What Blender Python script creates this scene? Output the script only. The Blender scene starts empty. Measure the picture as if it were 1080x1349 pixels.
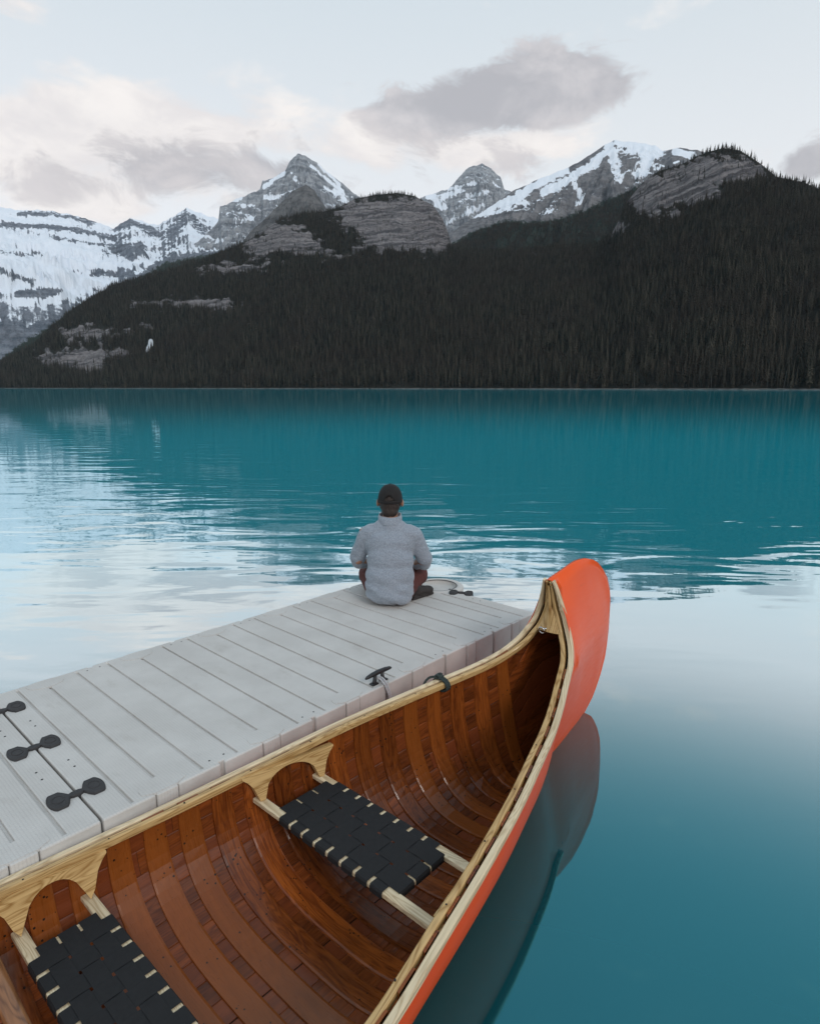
import bpy, bmesh, math, random
import numpy as np
from mathutils import Vector, Matrix
import mathutils.geometry as mgeo

random.seed(7)
RNG = np.random.default_rng(11)
SC = bpy.context.scene
COL = SC.collection
R = math.radians

# ---------------------------------------------------------------- camera
F, PIT, ZC = 835.678, 0.193783, 1.93
cam_d = bpy.data.cameras.new('camera')
cam = bpy.data.objects.new('camera', cam_d)
COL.objects.link(cam)
cam.location = (0, 0, ZC)
cam.rotation_euler = (math.pi / 2 - PIT, 0, 0)
cam_d.sensor_fit = 'VERTICAL'
cam_d.sensor_height = 36
cam_d.lens = F / 1349 * 36
cam_d.clip_start = 0.05
cam_d.clip_end = 40000
SC.camera = cam

# ---------------------------------------------------------------- colour management and render
SC.view_settings.view_transform = 'Standard'
SC.view_settings.look = 'None'
SC.view_settings.gamma = 1
SC.view_settings.exposure = 0.06
SC.view_settings.use_curve_mapping = False
SC.render.engine = 'CYCLES'
SC.cycles.use_denoising = True
SC.cycles.max_bounces = 8
SC.cycles.diffuse_bounces = 3
SC.cycles.glossy_bounces = 4
SC.cycles.volume_bounces = 1
SC.cycles.caustics_reflective = False
SC.cycles.caustics_refractive = False
SC.cycles.sample_clamp_indirect = 6

SUN_EL, SUN_AZ = 34.0, 150.0        # degrees, azimuth clockwise from +Y


# ---------------------------------------------------------------- node helpers
class NT:
    def __init__(self, tree):
        self.t = tree
        self.n = tree.nodes
        self.l = tree.links

    def node(self, typ, **kw):
        n = self.n.new(typ)
        for k, v in kw.items():
            setattr(n, k, v)
        return n

    def put(self, sock, v):
        if v is None:
            return
        if isinstance(v, bpy.types.NodeSocket):
            self.l.new(v, sock)
        else:
            sock.default_value = v

    def math(self, op, a, b=None, c=None, clamp=False):
        n = self.node('ShaderNodeMath', operation=op, use_clamp=clamp)
        for i, v in enumerate((a, b, c)):
            self.put(n.inputs[i], v)
        return n.outputs[0]

    def vmath(self, op, a, b=None):
        n = self.node('ShaderNodeVectorMath', operation=op)
        self.put(n.inputs[0], a)
        self.put(n.inputs[1], b)
        return n.outputs[0]

    def comb(self, x, y, z=0.0):
        n = self.node('ShaderNodeCombineXYZ')
        for i, v in enumerate((x, y, z)):
            self.put(n.inputs[i], v)
        return n.outputs[0]

    def sep(self, v):
        n = self.node('ShaderNodeSeparateXYZ')
        self.put(n.inputs[0], v)
        return n.outputs

    def noise(self, vec, scale, detail=3.0, rough=0.55, dist=0.0, out='Fac'):
        n = self.node('ShaderNodeTexNoise')
        self.put(n.inputs['Vector'], vec)
        self.put(n.inputs['Scale'], scale)
        n.inputs['Detail'].default_value = detail
        n.inputs['Roughness'].default_value = rough
        n.inputs['Distortion'].default_value = dist
        return n.outputs[out]

    def sstep(self, v, lo, hi):
        n = self.node('ShaderNodeMapRange', interpolation_type='SMOOTHSTEP')
        self.put(n.inputs['Value'], v)
        self.put(n.inputs['From Min'], lo)
        self.put(n.inputs['From Max'], hi)
        return n.outputs[0]

    def lin(self, v, lo, hi, a=0.0, b=1.0):
        n = self.node('ShaderNodeMapRange')
        self.put(n.inputs['Value'], v)
        for k, q in (('From Min', lo), ('From Max', hi), ('To Min', a), ('To Max', b)):
            self.put(n.inputs[k], q)
        return n.outputs[0]

    def mix(self, f, a, b, blend='MIX'):
        n = self.node('ShaderNodeMix', data_type='RGBA', blend_type=blend)
        self.put(n.inputs[0], f)
        self.put(n.inputs[6], col4(a))
        self.put(n.inputs[7], col4(b))
        return n.outputs[2]

    def bump(self, h, strength=1.0, dist=0.01, normal=None):
        n = self.node('ShaderNodeBump')
        self.put(n.inputs['Height'], h)
        self.put(n.inputs['Strength'], strength)
        n.inputs['Distance'].default_value = dist
        if normal is not None:
            self.l.new(normal, n.inputs['Normal'])
        return n.outputs[0]


def col4(c):
    if isinstance(c, (tuple, list)) and len(c) == 3:
        return (*c, 1.0)
    return c


MATS = {}


def new_mat(name):
    m = bpy.data.materials.new(name)
    m.use_nodes = True
    nt = NT(m.node_tree)
    nt.n.clear()
    out = nt.node('ShaderNodeOutputMaterial')
    bsdf = nt.node('ShaderNodeBsdfPrincipled')
    nt.l.new(bsdf.outputs[0], out.inputs[0])
    MATS[name] = m
    return m, nt, bsdf


def setp(nt, b, **kw):
    for k, v in kw.items():
        s = b.inputs[k.replace('_', ' ')]
        nt.put(s, col4(v) if isinstance(v, tuple) else v)


# ---------------------------------------------------------------- world: daylight sky with broken cloud
W = bpy.data.worlds.new('World')
SC.world = W
W.use_nodes = True
wn = NT(W.node_tree)
wn.n.clear()
wout = wn.node('ShaderNodeOutputWorld')
sky = wn.node('ShaderNodeTexSky', sky_type='NISHITA')
sky.sun_disc = False
sky.sun_elevation = R(SUN_EL)
sky.sun_rotation = R(SUN_AZ)
sky.altitude = 1700
sky.air_density = 1.0
sky.dust_density = 1.0
sky.ozone_density = 1.0
gen = wn.node('ShaderNodeTexCoord').outputs['Generated']
dx, dy, dz = wn.sep(gen)
az = wn.math('ARCTAN2', dx, dy)
el = wn.math('ARCSINE', dz)
elp = wn.math('MAXIMUM', el, 0.0)
# thin high veil, whiter and warmer near the horizon
veil = wn.mix(wn.sstep(elp, 0.10, 0.70), (0.98, 0.97, 0.96), (0.68, 0.79, 0.85))
veil = wn.mix(wn.sstep(elp, 0.60, 1.30), veil, (0.42, 0.62, 0.78))
base = wn.mix(0.82, wn.mix(1.0, sky.outputs[0], (0.10, 0.10, 0.10), 'MULTIPLY'), veil)
# cloud field, drawn on a flat layer overhead
den0 = wn.math('ADD', wn.math('MAXIMUM', dz, 0.0), 0.16)
plane = wn.comb(wn.math('DIVIDE', dx, den0), wn.math('DIVIDE', dy, den0), 0.0)
n1 = wn.noise(plane, 1.5, 6, 0.55, 0.25)
n2 = wn.noise(wn.comb(wn.math('MULTIPLY', az, 1.0), wn.math('MULTIPLY', el, 1.7), 3.1), 9.0, 9, 0.64, 0.45)
n3 = wn.noise(wn.comb(wn.math('MULTIPLY', az, 1.0), wn.math('MULTIPLY', el, 2.2), 7.7), 6.5, 5, 0.55, 0.2)


def pix_dir(px, py):
    a, b = px - 540, py - 674.5
    xc, up = a / F, -b / F
    c, s = math.cos(PIT), math.sin(PIT)
    return np.array([xc, c + s * up, -s + c * up])


def pix_ae(px, py):
    r = pix_dir(px, py)
    return math.atan2(r[0], r[1]), math.atan2(r[2], math.hypot(r[0], r[1]))


def cloud_bank(lst):
    tot = None
    for (px, py, rx, ry, w) in lst:
        a0, e0 = pix_ae(px, py)
        ra, re = rx / 900.0, ry / 900.0
        q = wn.math('ADD', wn.math('POWER', wn.math('ABSOLUTE', wn.math('DIVIDE', wn.math('SUBTRACT', az, a0), ra)), 2.0),
                    wn.math('POWER', wn.math('ABSOLUTE', wn.math('DIVIDE', wn.math('SUBTRACT', el, e0), re)), 2.0))
        g = wn.math('MULTIPLY', wn.math('EXPONENT', wn.math('MULTIPLY', q, -1.0)), w)
        tot = g if tot is None else wn.math('ADD', tot, g)
    return tot


dark = cloud_bank([(650, 128, 118, 32, 1.0), (735, 112, 80, 42, 1.1), (530, 152, 70, 20, 0.75), (1075, 212, 50, 26, 1.0),
                   (220, 222, 130, 44, 0.56), (50, 252, 100, 30, 0.46), (570, 212, 110, 30, 0.36), (690, 222, 60, 20, 0.36),
                   (380, 240, 120, 50, 0.42)])
lite = cloud_bank([(200, 200, 170, 60, 0.7), (100, 165, 85, 42, 1.0), (20, 190, 50, 30, 1.0), (300, 165, 110, 30, 0.85), (620, 195, 150, 26, 0.8),
                   (150, 280, 90, 18, 0.9), (10, 5, 40, 14, 0.8), (1000, 205, 60, 30, 0.5), (480, 205, 90, 40, 0.5)])
scatter = wn.math('MULTIPLY', wn.sstep(n1, 0.50, 0.74), wn.sstep(elp, 0.5, 0.95))
nz = wn.math('SUBTRACT', n2, 0.5)
a_dark = wn.sstep(wn.math('ADD', dark, wn.math('MULTIPLY', nz, 2.0)), 0.32, 0.66)
a_lite = wn.sstep(wn.math('ADD', lite, wn.math('MULTIPLY', wn.math('SUBTRACT', n3, 0.5), 3.0)), 0.30, 0.95)
lum = wn.math('ADD', n2, wn.math('MULTIPLY', wn.math('SUBTRACT', n3, 0.5), 0.8))
c_dark = wn.mix(wn.sstep(lum, 0.30, 0.75), (0.425, 0.420, 0.452), (0.66, 0.63, 0.645))
c_lite = wn.mix(wn.sstep(lum, 0.30, 0.75), (0.80, 0.745, 0.735), (1.0, 0.93, 0.88))
s1 = wn.mix(wn.math('MULTIPLY', scatter, 0.75), base, (0.80, 0.78, 0.78))
s2 = wn.mix(wn.math('MULTIPLY', a_lite, 0.72), s1, c_lite)
s3 = wn.mix(wn.math('MULTIPLY', a_dark, 0.86), s2, c_dark)
bg = wn.node('ShaderNodeBackground')
wn.l.new(s3, bg.inputs[0])
bg.inputs[1].default_value = 1.0
wn.l.new(bg.outputs[0], wout.inputs[0])
W.cycles.sampling_method = 'MANUAL'
W.cycles.sample_map_resolution = 1024

# ---------------------------------------------------------------- sun, veiled by the cloud
sd = bpy.data.lights.new('sun', 'SUN')
sd.energy = 1.0
sd.angle = R(16)
sd.color = (1.0, 0.93, 0.87)
sun = bpy.data.objects.new('sun', sd)
COL.objects.link(sun)
sv = Vector((math.sin(R(SUN_AZ)) * math.cos(R(SUN_EL)), math.cos(R(SUN_AZ)) * math.cos(R(SUN_EL)), math.sin(R(SUN_EL))))
sun.rotation_euler = sv.to_track_quat('Z', 'Y').to_euler()
sun.location = (0, -20, 40)


# ---------------------------------------------------------------- mesh helpers
def tag(o, label=None, cat=None, group=None, kind=None):
    if label:
        o['label'] = label
    if cat:
        o['category'] = cat
    if group:
        o['group'] = group
    if kind:
        o['kind'] = kind
    return o


def empty(name, loc=(0, 0, 0), rz=0.0):
    o = bpy.data.objects.new(name, None)
    COL.objects.link(o)
    o.location = loc
    o.rotation_euler = (0, 0, rz)
    o.empty_display_size = 0.1
    return o


def mesh_of(name, verts, faces, mat=None, smooth=False, uv=None):
    me = bpy.data.meshes.new(name)
    me.from_pydata([tuple(map(float, v)) for v in verts], [], [tuple(map(int, f)) for f in faces])
    if uv is not None:
        ul = me.uv_layers.new(name='UVMap')
        uvn = np.asarray(uv, float)
        li = np.empty(len(me.loops), np.int32)
        me.loops.foreach_get('vertex_index', li)
        ul.data.foreach_set('uv', uvn[li].astype(np.float32).ravel())
    if mat:
        me.materials.append(MATS[mat] if isinstance(mat, str) else mat)
    if smooth:
        me.polygons.foreach_set('use_smooth', [True] * len(me.polygons))
    me.update()
    return me


def obj_of(name, me, parent=None, loc=None, rot=None):
    o = bpy.data.objects.new(name, me)
    COL.objects.link(o)
    if parent is not None:
        o.parent = parent
    if loc is not None:
        o.location = loc
    if rot is not None:
        o.rotation_euler = rot
    return o


def mk(name, verts, faces, mat, parent=None, smooth=False, uv=None, loc=None, rot=None):
    return obj_of(name, mesh_of(name, verts, faces, mat, smooth, uv), parent, loc, rot)


def grid_faces(n, m, close=False, flip=False):
    f = []
    mm = m if close else m - 1
    for i in range(n - 1):
        for j in range(mm):
            a, b = i * m + j, i * m + (j + 1) % m
            c, d = (i + 1) * m + (j + 1) % m, (i + 1) * m + j
            f.append((a, d, c, b) if flip else (a, b, c, d))
    return f


def bm_mesh(name, bm, mat, smooth=False):
    me = bpy.data.meshes.new(name)
    bmesh.ops.recalc_face_normals(bm, faces=bm.faces)
    bm.to_mesh(me)
    bm.free()
    me.materials.append(MATS[mat] if isinstance(mat, str) else mat)
    if smooth:
        me.polygons.foreach_set('use_smooth', [True] * len(me.polygons))
    return me


def bm_box(bm, lo, hi, bevel=0.0, seg=2, mtx=None):
    lo, hi = np.array(lo, float), np.array(hi, float)
    M = Matrix.Translation(Vector((lo + hi) / 2)) @ Matrix.Diagonal(Vector((*(hi - lo), 1.0)))
    if mtx is not None:
        M = mtx @ M
    r = bmesh.ops.create_cube(bm, size=1.0, matrix=M)
    if bevel:
        es = list({e for v in r['verts'] for e in v.link_edges})
        bmesh.ops.bevel(bm, geom=es, offset=bevel, segments=seg, profile=0.5, affect='EDGES')


def box_uv(me, axis_long=0):
    """UV in metres: U along the long axis, V across, so that grain follows the piece."""
    ul = me.uv_layers.new(name='UVMap')
    o = [a for a in range(3) if a != axis_long]
    for p in me.polygons:
        n = p.normal
        use = o[0] if abs(n[o[1]]) > abs(n[o[0]]) else o[1]
        for li in p.loop_indices:
            c = me.vertices[me.loops[li].vertex_index].co
            ul.data[li].uv = (c[axis_long], c[use] + 0.37 * use)


def box_part(name, lo, hi, mat, parent, bevel=0.003, seg=2, smooth=False, long_axis=0, mtx=None):
    bm = bmesh.new()
    bm_box(bm, lo, hi, bevel, seg, mtx)
    me = bm_mesh(name, bm, mat, smooth)
    box_uv(me, long_axis)
    return obj_of(name, me, parent)


def tube(path, rad, n=8, caps=True, uv=False):
    P = [Vector(p) for p in path]
    rads = rad if isinstance(rad, (list, tuple, np.ndarray)) else [rad] * len(P)
    V, UV = [], []
    up = Vector((0, 0, 1))
    prev = None
    ln = 0.0
    for i, p in enumerate(P):
        t = (P[min(i + 1, len(P) - 1)] - P[max(i - 1, 0)]).normalized()
        if prev is None:
            a = t.cross(up)
            if a.length < 1e-3:
                a = t.cross(Vector((1, 0, 0)))
            a.normalize()
        else:
            a = (prev - t * prev.dot(t)).normalized()
        prev = a
        b = t.cross(a)
        if i:
            ln += (p - P[i - 1]).length
        for k in range(n):
            w = 2 * math.pi * k / n
            V.append(p + (a * math.cos(w) + b * math.sin(w)) * rads[i])
            UV.append((ln, w * rads[i]))
    Fc = grid_faces(len(P), n, True)
    if caps:
        Fc.append(tuple(range(n))[::-1])
        Fc.append(tuple(range((len(P) - 1) * n, len(P) * n)))
    return (V, Fc, UV) if uv else (V, Fc)


def catmull(pts, n):
    pts = np.asarray(pts, float)
    d = np.r_[0, np.cumsum(np.linalg.norm(np.diff(pts, axis=0), axis=1) ** 0.5)]
    t = np.linspace(0, d[-1], n)
    return np.stack([pchip(d, pts[:, k], t) for k in range(pts.shape[1])], -1)


def pchip(x, y, t):
    x, y, t = np.asarray(x, float), np.asarray(y, float), np.asarray(t, float)
    h = np.diff(x)
    dl = np.diff(y) / h
    m = np.zeros_like(y)
    m[0], m[-1] = dl[0], dl[-1]
    for i in range(1, len(y) - 1):
        if dl[i - 1] * dl[i] > 0:
            w1, w2 = 2 * h[i] + h[i - 1], h[i] + 2 * h[i - 1]
            m[i] = (w1 + w2) / (w1 / dl[i - 1] + w2 / dl[i])
    k = np.clip(np.searchsorted(x, t) - 1, 0, len(x) - 2)
    u = np.clip((t - x[k]) / h[k], 0, 1)
    hh = h[k]
    return ((1 + 2 * u) * (1 - u) ** 2 * y[k] + u * (1 - u) ** 2 * hh * m[k] + u * u * (3 - 2 * u) * y[k + 1] + u * u * (u - 1) * hh * m[k + 1])


# ---------------------------------------------------------------- numpy noise for the terrain
def _hash(ix, iy, seed):
    h = (ix * 374761393 + iy * 668265263 + seed * 2147483647) & 0xFFFFFFFF
    h = ((h ^ (h >> 13)) * 1274126177) & 0xFFFFFFFF
    h = h ^ (h >> 16)
    return (h & 0xFFFF) / 65535.0 * 2 * np.pi


def perlin(x, y, seed=0):
    x, y = np.broadcast_arrays(np.asarray(x, float), np.asarray(y, float))
    ix, iy = np.floor(x).astype(np.int64), np.floor(y).astype(np.int64)
    fx, fy = x - ix, y - iy
    u, v = fx * fx * fx * (fx * (fx * 6 - 15) + 10), fy * fy * fy * (fy * (fy * 6 - 15) + 10)

    def g(a, b):
        w = _hash(ix + a, iy + b, seed)
        return np.cos(w) * (fx - a) + np.sin(w) * (fy - b)
    n0 = g(0, 0) * (1 - u) + g(1, 0) * u
    n1_ = g(0, 1) * (1 - u) + g(1, 1) * u
    return (n0 * (1 - v) + n1_ * v) * 1.5


def fbm(x, y, o=5, seed=0, gain=0.5):
    a, s, t = 1.0, 0.0, 0.0
    for k in range(o):
        s = s + a * perlin(x * 2 ** k, y * 2 ** k, seed + k)
        t += a
        a *= gain
    return s / t


def ridged(x, y, o=5, seed=0, gain=0.55):
    a, s, t = 1.0, 0.0, 0.0
    for k in range(o):
        s = s + a * (1 - np.abs(perlin(x * 2 ** k, y * 2 ** k, seed + k)) * 1.6)
        t += a
        a *= gain
    return s / t


def to_pix(X, Y, Z):
    c, s = math.cos(PIT), math.sin(PIT)
    zz = Z - ZC
    d = c * Y - s * zz
    return 540 + F * X / d, 674.5 - F * (s * Y + c * zz) / d


def sm(v, lo, hi):
    t = np.clip((v - lo) / (hi - lo), 0, 1)
    return t * t * (3 - 2 * t)


# ---------------------------------------------------------------- terrain materials
def mountain_material(name, rock_a, rock_b, snow_lo, snow_hi, veg=(0.030, 0.042, 0.034), band=0.035, dip=0.0):
    m, nt, b = new_mat(name)
    geo = nt.node('ShaderNodeNewGeometry')
    pos = geo.outputs['Position']
    nx, ny, nzz = nt.sep(geo.outputs['Normal'])
    px, py, pz = nt.sep(pos)
    att = nt.node('ShaderNodeAttribute', attribute_name='bias').outputs['Fac']
    vegf = nt.node('ShaderNodeAttribute', attribute_name='veg').outputs['Fac']
    nA = nt.noise(pos, 0.010, 7, 0.62, 0.3)
    nB = nt.noise(pos, 0.05, 7, 0.68)
    crack = nt.noise(nt.comb(nt.math('MULTIPLY', px, 0.035), nt.math('MULTIPLY', py, 0.035), nt.math('MULTIPLY', pz, 0.006)), 1.0, 6, 0.65, 0.4)
    zz = nt.math('ADD', pz, nt.math('MULTIPLY', px, dip))
    strat = nt.noise(nt.comb(nt.math('MULTIPLY', px, 0.0022), nt.math('MULTIPLY', py, 0.0022),
                             nt.math('ADD', nt.math('MULTIPLY', zz, band), nt.math('MULTIPLY', nA, 1.6))), 1.6, 6, 0.65)
    mixv = nt.math('ADD', nt.math('MULTIPLY', strat, 0.55), nt.math('MULTIPLY', crack, 0.45))
    rock = nt.mix(nt.sstep(mixv, 0.36, 0.62), rock_a, rock_b)
    rock = nt.mix(nt.math('MULTIPLY', nt.sstep(nB, 0.46, 0.70), 0.6), rock, tuple(0.45 * c for c in rock_a))
    v = nt.math('ADD', nzz, nt.math('ADD', nt.math('MULTIPLY', nt.math('SUBTRACT', nA, 0.5), 0.55), nt.math('MULTIPLY', nt.math('SUBTRACT', nB, 0.5), 0.60)))
    v = nt.math('ADD', v, att)
    snow = nt.sstep(v, snow_lo, snow_hi)
    vg = nt.sstep(nt.math('ADD', vegf, nt.math('MULTIPLY', nt.math('SUBTRACT', nB, 0.5), 1.1)), 0.42, 0.60)
    c = nt.mix(vg, rock, veg)
    c = nt.mix(snow, c, (0.74, 0.78, 0.84))
    setp(nt, b, Base_Color=c, Roughness=0.9)
    b.inputs['Specular IOR Level'].default_value = 0.15
    hb = nt.math('ADD', nt.math('MULTIPLY', nB, 9.0), nt.math('ADD', nt.math('MULTIPLY', strat, 12.0), nt.math('MULTIPLY', crack, 16.0)))
    nt.l.new(nt.bump(hb, nt.math('SUBTRACT', 1.0, nt.math('MULTIPLY', snow, 0.8)), 1.0), b.inputs['Normal'])
    return m


mountain_material('rock_snow_far', (0.10, 0.12, 0.15), (0.25, 0.27, 0.31), 0.42, 0.56)
mountain_material('rock_grey_peak', (0.16, 0.175, 0.20), (0.42, 0.435, 0.46), 0.79, 0.89, dip=0.12)
mountain_material('rock_brown_peak', (0.085, 0.085, 0.09), (0.20, 0.195, 0.195), 1.50, 1.60)
mountain_material('rock_snowfield', (0.12, 0.125, 0.14), (0.26, 0.255, 0.262), 0.97, 1.07, veg=(0.022, 0.036, 0.030))

# forest floor and exposed cliffs of the near slopes
m_, nt, b = new_mat('slope_ground')
geo = nt.node('ShaderNodeNewGeometry')
pos = geo.outputs['Position']
px_, py_, pz_ = nt.sep(pos)
rk = nt.node('ShaderNodeAttribute', attribute_name='rock').outputs['Fac']
sn = nt.node('ShaderNodeAttribute', attribute_name='bias').outputs['Fac']
nA = nt.noise(pos, 0.02, 6, 0.62)
nB = nt.noise(pos, 0.11, 6, 0.68)
nC = nt.noise(nt.comb(nt.math('MULTIPLY', px_, 0.09), nt.math('MULTIPLY', py_, 0.09), nt.math('MULTIPLY', pz_, 0.012)), 1.0, 5, 0.6)
strat = nt.noise(nt.comb(nt.math('MULTIPLY', px_, 0.003), nt.math('MULTIPLY', py_, 0.003), nt.math('ADD', nt.math('MULTIPLY', nt.math('SUBTRACT', pz_, nt.math('MULTIPLY', nt.math('MAXIMUM', px_, 0.0), 0.35)), 0.06), nt.math('MULTIPLY', nA, 1.8))), 2.6, 5, 0.6)
rockc = nt.mix(nt.sstep(strat, 0.38, 0.62), (0.092, 0.086, 0.092), (0.280, 0.255, 0.255))
rockc = nt.mix(nt.math('MULTIPLY', nt.sstep(nB, 0.42, 0.72), 0.6), rockc, (0.040, 0.038, 0.042))
rockc = nt.mix(nt.math('MULTIPLY', nt.sstep(nC, 0.55, 0.72), 0.5), rockc, (0.25, 0.23, 0.225))
gr = nt.mix(nB, (0.018, 0.018, 0.014), (0.036, 0.033, 0.028))
cc = nt.mix(nt.sstep(nt.math('ADD', rk, nt.math('MULTIPLY', nt.math('SUBTRACT', nB, 0.5), 0.6)), 0.40, 0.62), gr, rockc)
cc = nt.mix(nt.sstep(nt.math('ADD', sn, nt.math('MULTIPLY', nt.math('SUBTRACT', nB, 0.5), 0.4)), 0.45, 0.60), cc, (0.78, 0.81, 0.86))
setp(nt, b, Base_Color=cc, Roughness=0.95)
b.inputs['Specular IOR Level'].default_value = 0.1
nt.l.new(nt.bump(nt.math('ADD', nt.math('MULTIPLY', nB, 7.0), nt.math('ADD', nt.math('MULTIPLY', nC, 6.0), nt.math('MULTIPLY', strat, 10.0))), 1.0, 1.0), b.inputs['Normal'])


def polar_mesh(name, azs, rr, H, mat, attrs, label, smooth=True):
    """azs (n), rr (n,m) distances, H (n,m) heights"""
    n, m = rr.shape
    X, Y = np.sin(azs)[:, None] * rr, np.cos(azs)[:, None] * rr
    V = np.stack([X, Y, H], -1).reshape(-1, 3)
    idx = np.arange(n * m).reshape(n, m)
    Fq = np.stack([idx[:-1, :-1], idx[1:, :-1], idx[1:, 1:], idx[:-1, 1:]], -1).reshape(-1, 4)
    me = bpy.data.meshes.new(name)
    me.vertices.add(n * m)
    me.vertices.foreach_set('co', V.astype(np.float32).ravel())
    me.loops.add(Fq.size)
    me.loops.foreach_set('vertex_index', Fq[:, ::-1].astype(np.int32).ravel())
    me.polygons.add(len(Fq))
    me.polygons.foreach_set('loop_start', np.arange(0, Fq.size, 4, dtype=np.int32))
    me.polygons.foreach_set('loop_total', np.full(len(Fq), 4, np.int32))
    me.polygons.foreach_set('use_smooth', np.full(len(Fq), smooth))
    me.update(calc_edges=True)
    me.validate()
    for k, a in attrs.items():
        at_ = me.attributes.new(k, 'FLOAT', 'POINT')
        at_.data.foreach_set('value', np.asarray(a, np.float32).ravel())
    me.materials.append(MATS[mat])
    o = obj_of(name, me)
    tag(o, label, 'mountain', kind='structure')
    return o, X, Y


def blobs(PX, PY, lst):
    t = np.zeros_like(PX)
    for (x, y, rx, ry, w) in lst:
        t = t + w * np.exp(-(((PX - x) / rx) ** 2 + ((PY - y) / ry) ** 2) ** 1.5)
    return t


def strokes(PX, PY, lst):
    """soft bands along polylines: (points, width, weight)"""
    t = np.zeros_like(PX)
    for pts, w, wt in lst:
        p = np.array(pts, float)
        dm = np.full(PX.shape, 1e9)
        for a_, b_ in zip(p[:-1], p[1:]):
            ab = b_ - a_
            q = np.clip(((PX - a_[0]) * ab[0] + (PY - a_[1]) * ab[1]) / (ab @ ab), 0, 1)
            dm = np.minimum(dm, np.hypot(PX - a_[0] - q * ab[0], PY - a_[1] - q * ab[1]))
        f = wt * np.exp(-(dm / w) ** 2.4)
        t = np.where(np.abs(f) > np.abs(t), f, t)
    return t


def sky_dir(px, py):
    a, b = px - 540, py - 674.5
    c, s = math.cos(PIT), math.sin(PIT)
    up = -b / F
    X, Y, Z = a / F, c + s * up, -s + c * up
    return np.arctan2(X, Y), Z / np.hypot(X, Y)


def mountain(name, label, mat, sky_pts, dists, drop, back, slope, seed, n=420, m=170, gully=0.25, glen=190.0, gmax=90.0,
             step=55.0, terr=0.65, jag=10.0, bias=(), veg=(), hmin=-40.0, pw=0.92, tilt=0.0, vegline=None, lines=(), dip=0.05):
    sp = np.array(sky_pts, float)
    a, tn = sky_dir(sp[:, 0], sp[:, 1])
    az_ = np.linspace(a[0], a[-1], n)
    Rr = pchip(a, np.array(dists, float), az_)
    Hr = ZC + Rr * np.interp(az_, a, tn)
    arc = az_ * Rr.mean()
    Hr = Hr + jag * fbm(arc / 45.0, arc * 0 + seed, 4, seed)
    q = np.linspace(0, 1, m)
    nb = int(m * 0.2)
    dfront = drop * (1 - np.linspace(0, 1, m - nb)) ** 1.35
    dback = -back * np.linspace(0, 1, nb + 1)[1:]
    d = np.r_[dfront, dback]
    D = np.broadcast_to(d, (n, m))
    A = np.broadcast_to(arc[:, None], (n, m))
    ad = np.abs(D)
    warp = 110 * fbm(A / 330, D / 330, 4, seed + 5)
    warp2 = 110 * fbm(A / 330 + 9, D / 330 + 4, 4, seed + 6)
    sl = slope * (1 + 0.25 * fbm(A / 500, D / 500, 3, seed + 9))
    h = Hr[:, None] - np.where(D > 0, sl * 1.25 * ad ** pw * (60.0 ** (1 - pw)), ad * 0.8)
    g = ridged((A + warp) / glen + tilt * D / glen, (D + warp2) / (glen * 2.2), 6, seed + 20, 0.6) - 0.60
    h = h + np.minimum(ad * gully, gmax) * g * 1.9 * sm(ad, 0, 50)
    h = h + np.minimum(ad * 0.14, 20) * fbm(A / 45, D / 45, 5, seed + 30, 0.6)
    if terr:
        ph = h + dip * A + 55 * fbm(A / 260, D / 260, 4, seed + 40)
        k = ph / step
        fr = k - np.floor(k)
        ht = (np.floor(k) + sm(fr, 0.30, 0.78)) * step - (ph - h)
        tm = terr * sm(fbm(A / 180, D / 180, 3, seed + 44), -0.35, 0.35)
        h = h + (ht - h) * tm * sm(ad, 8, 50)
    h = h - sm(D, drop * .68, drop) * (h + 60)
    h = np.maximum(h, hmin)
    rr = Rr[:, None] - D
    X, Y = np.sin(az_)[:, None] * rr, np.cos(az_)[:, None] * rr
    PX, PY = to_pix(X, Y, h)
    bz = blobs(PX, PY, bias) if len(bias) else np.zeros_like(h)
    vg = blobs(PX, PY, veg) if len(veg) else np.zeros_like(h)
    if vegline is not None:
        vl = np.interp(PX, [v[0] for v in vegline], [v[1] for v in vegline])
        vg = vg + sm(PY - vl, -14, 14)
    if len(lines):
        bz = bz + strokes(PX + 3.5 * fbm(PX / 9, PY / 9, 3, seed + 50), PY + 3.5 * fbm(PX / 9 + 7, PY / 9, 3, seed + 51), lines)
    bz = bz - 1.2 * np.clip(vg, 0, 1)
    return polar_mesh(name, az_, rr, h, mat, {'bias': bz, 'veg': vg}, label)


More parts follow.
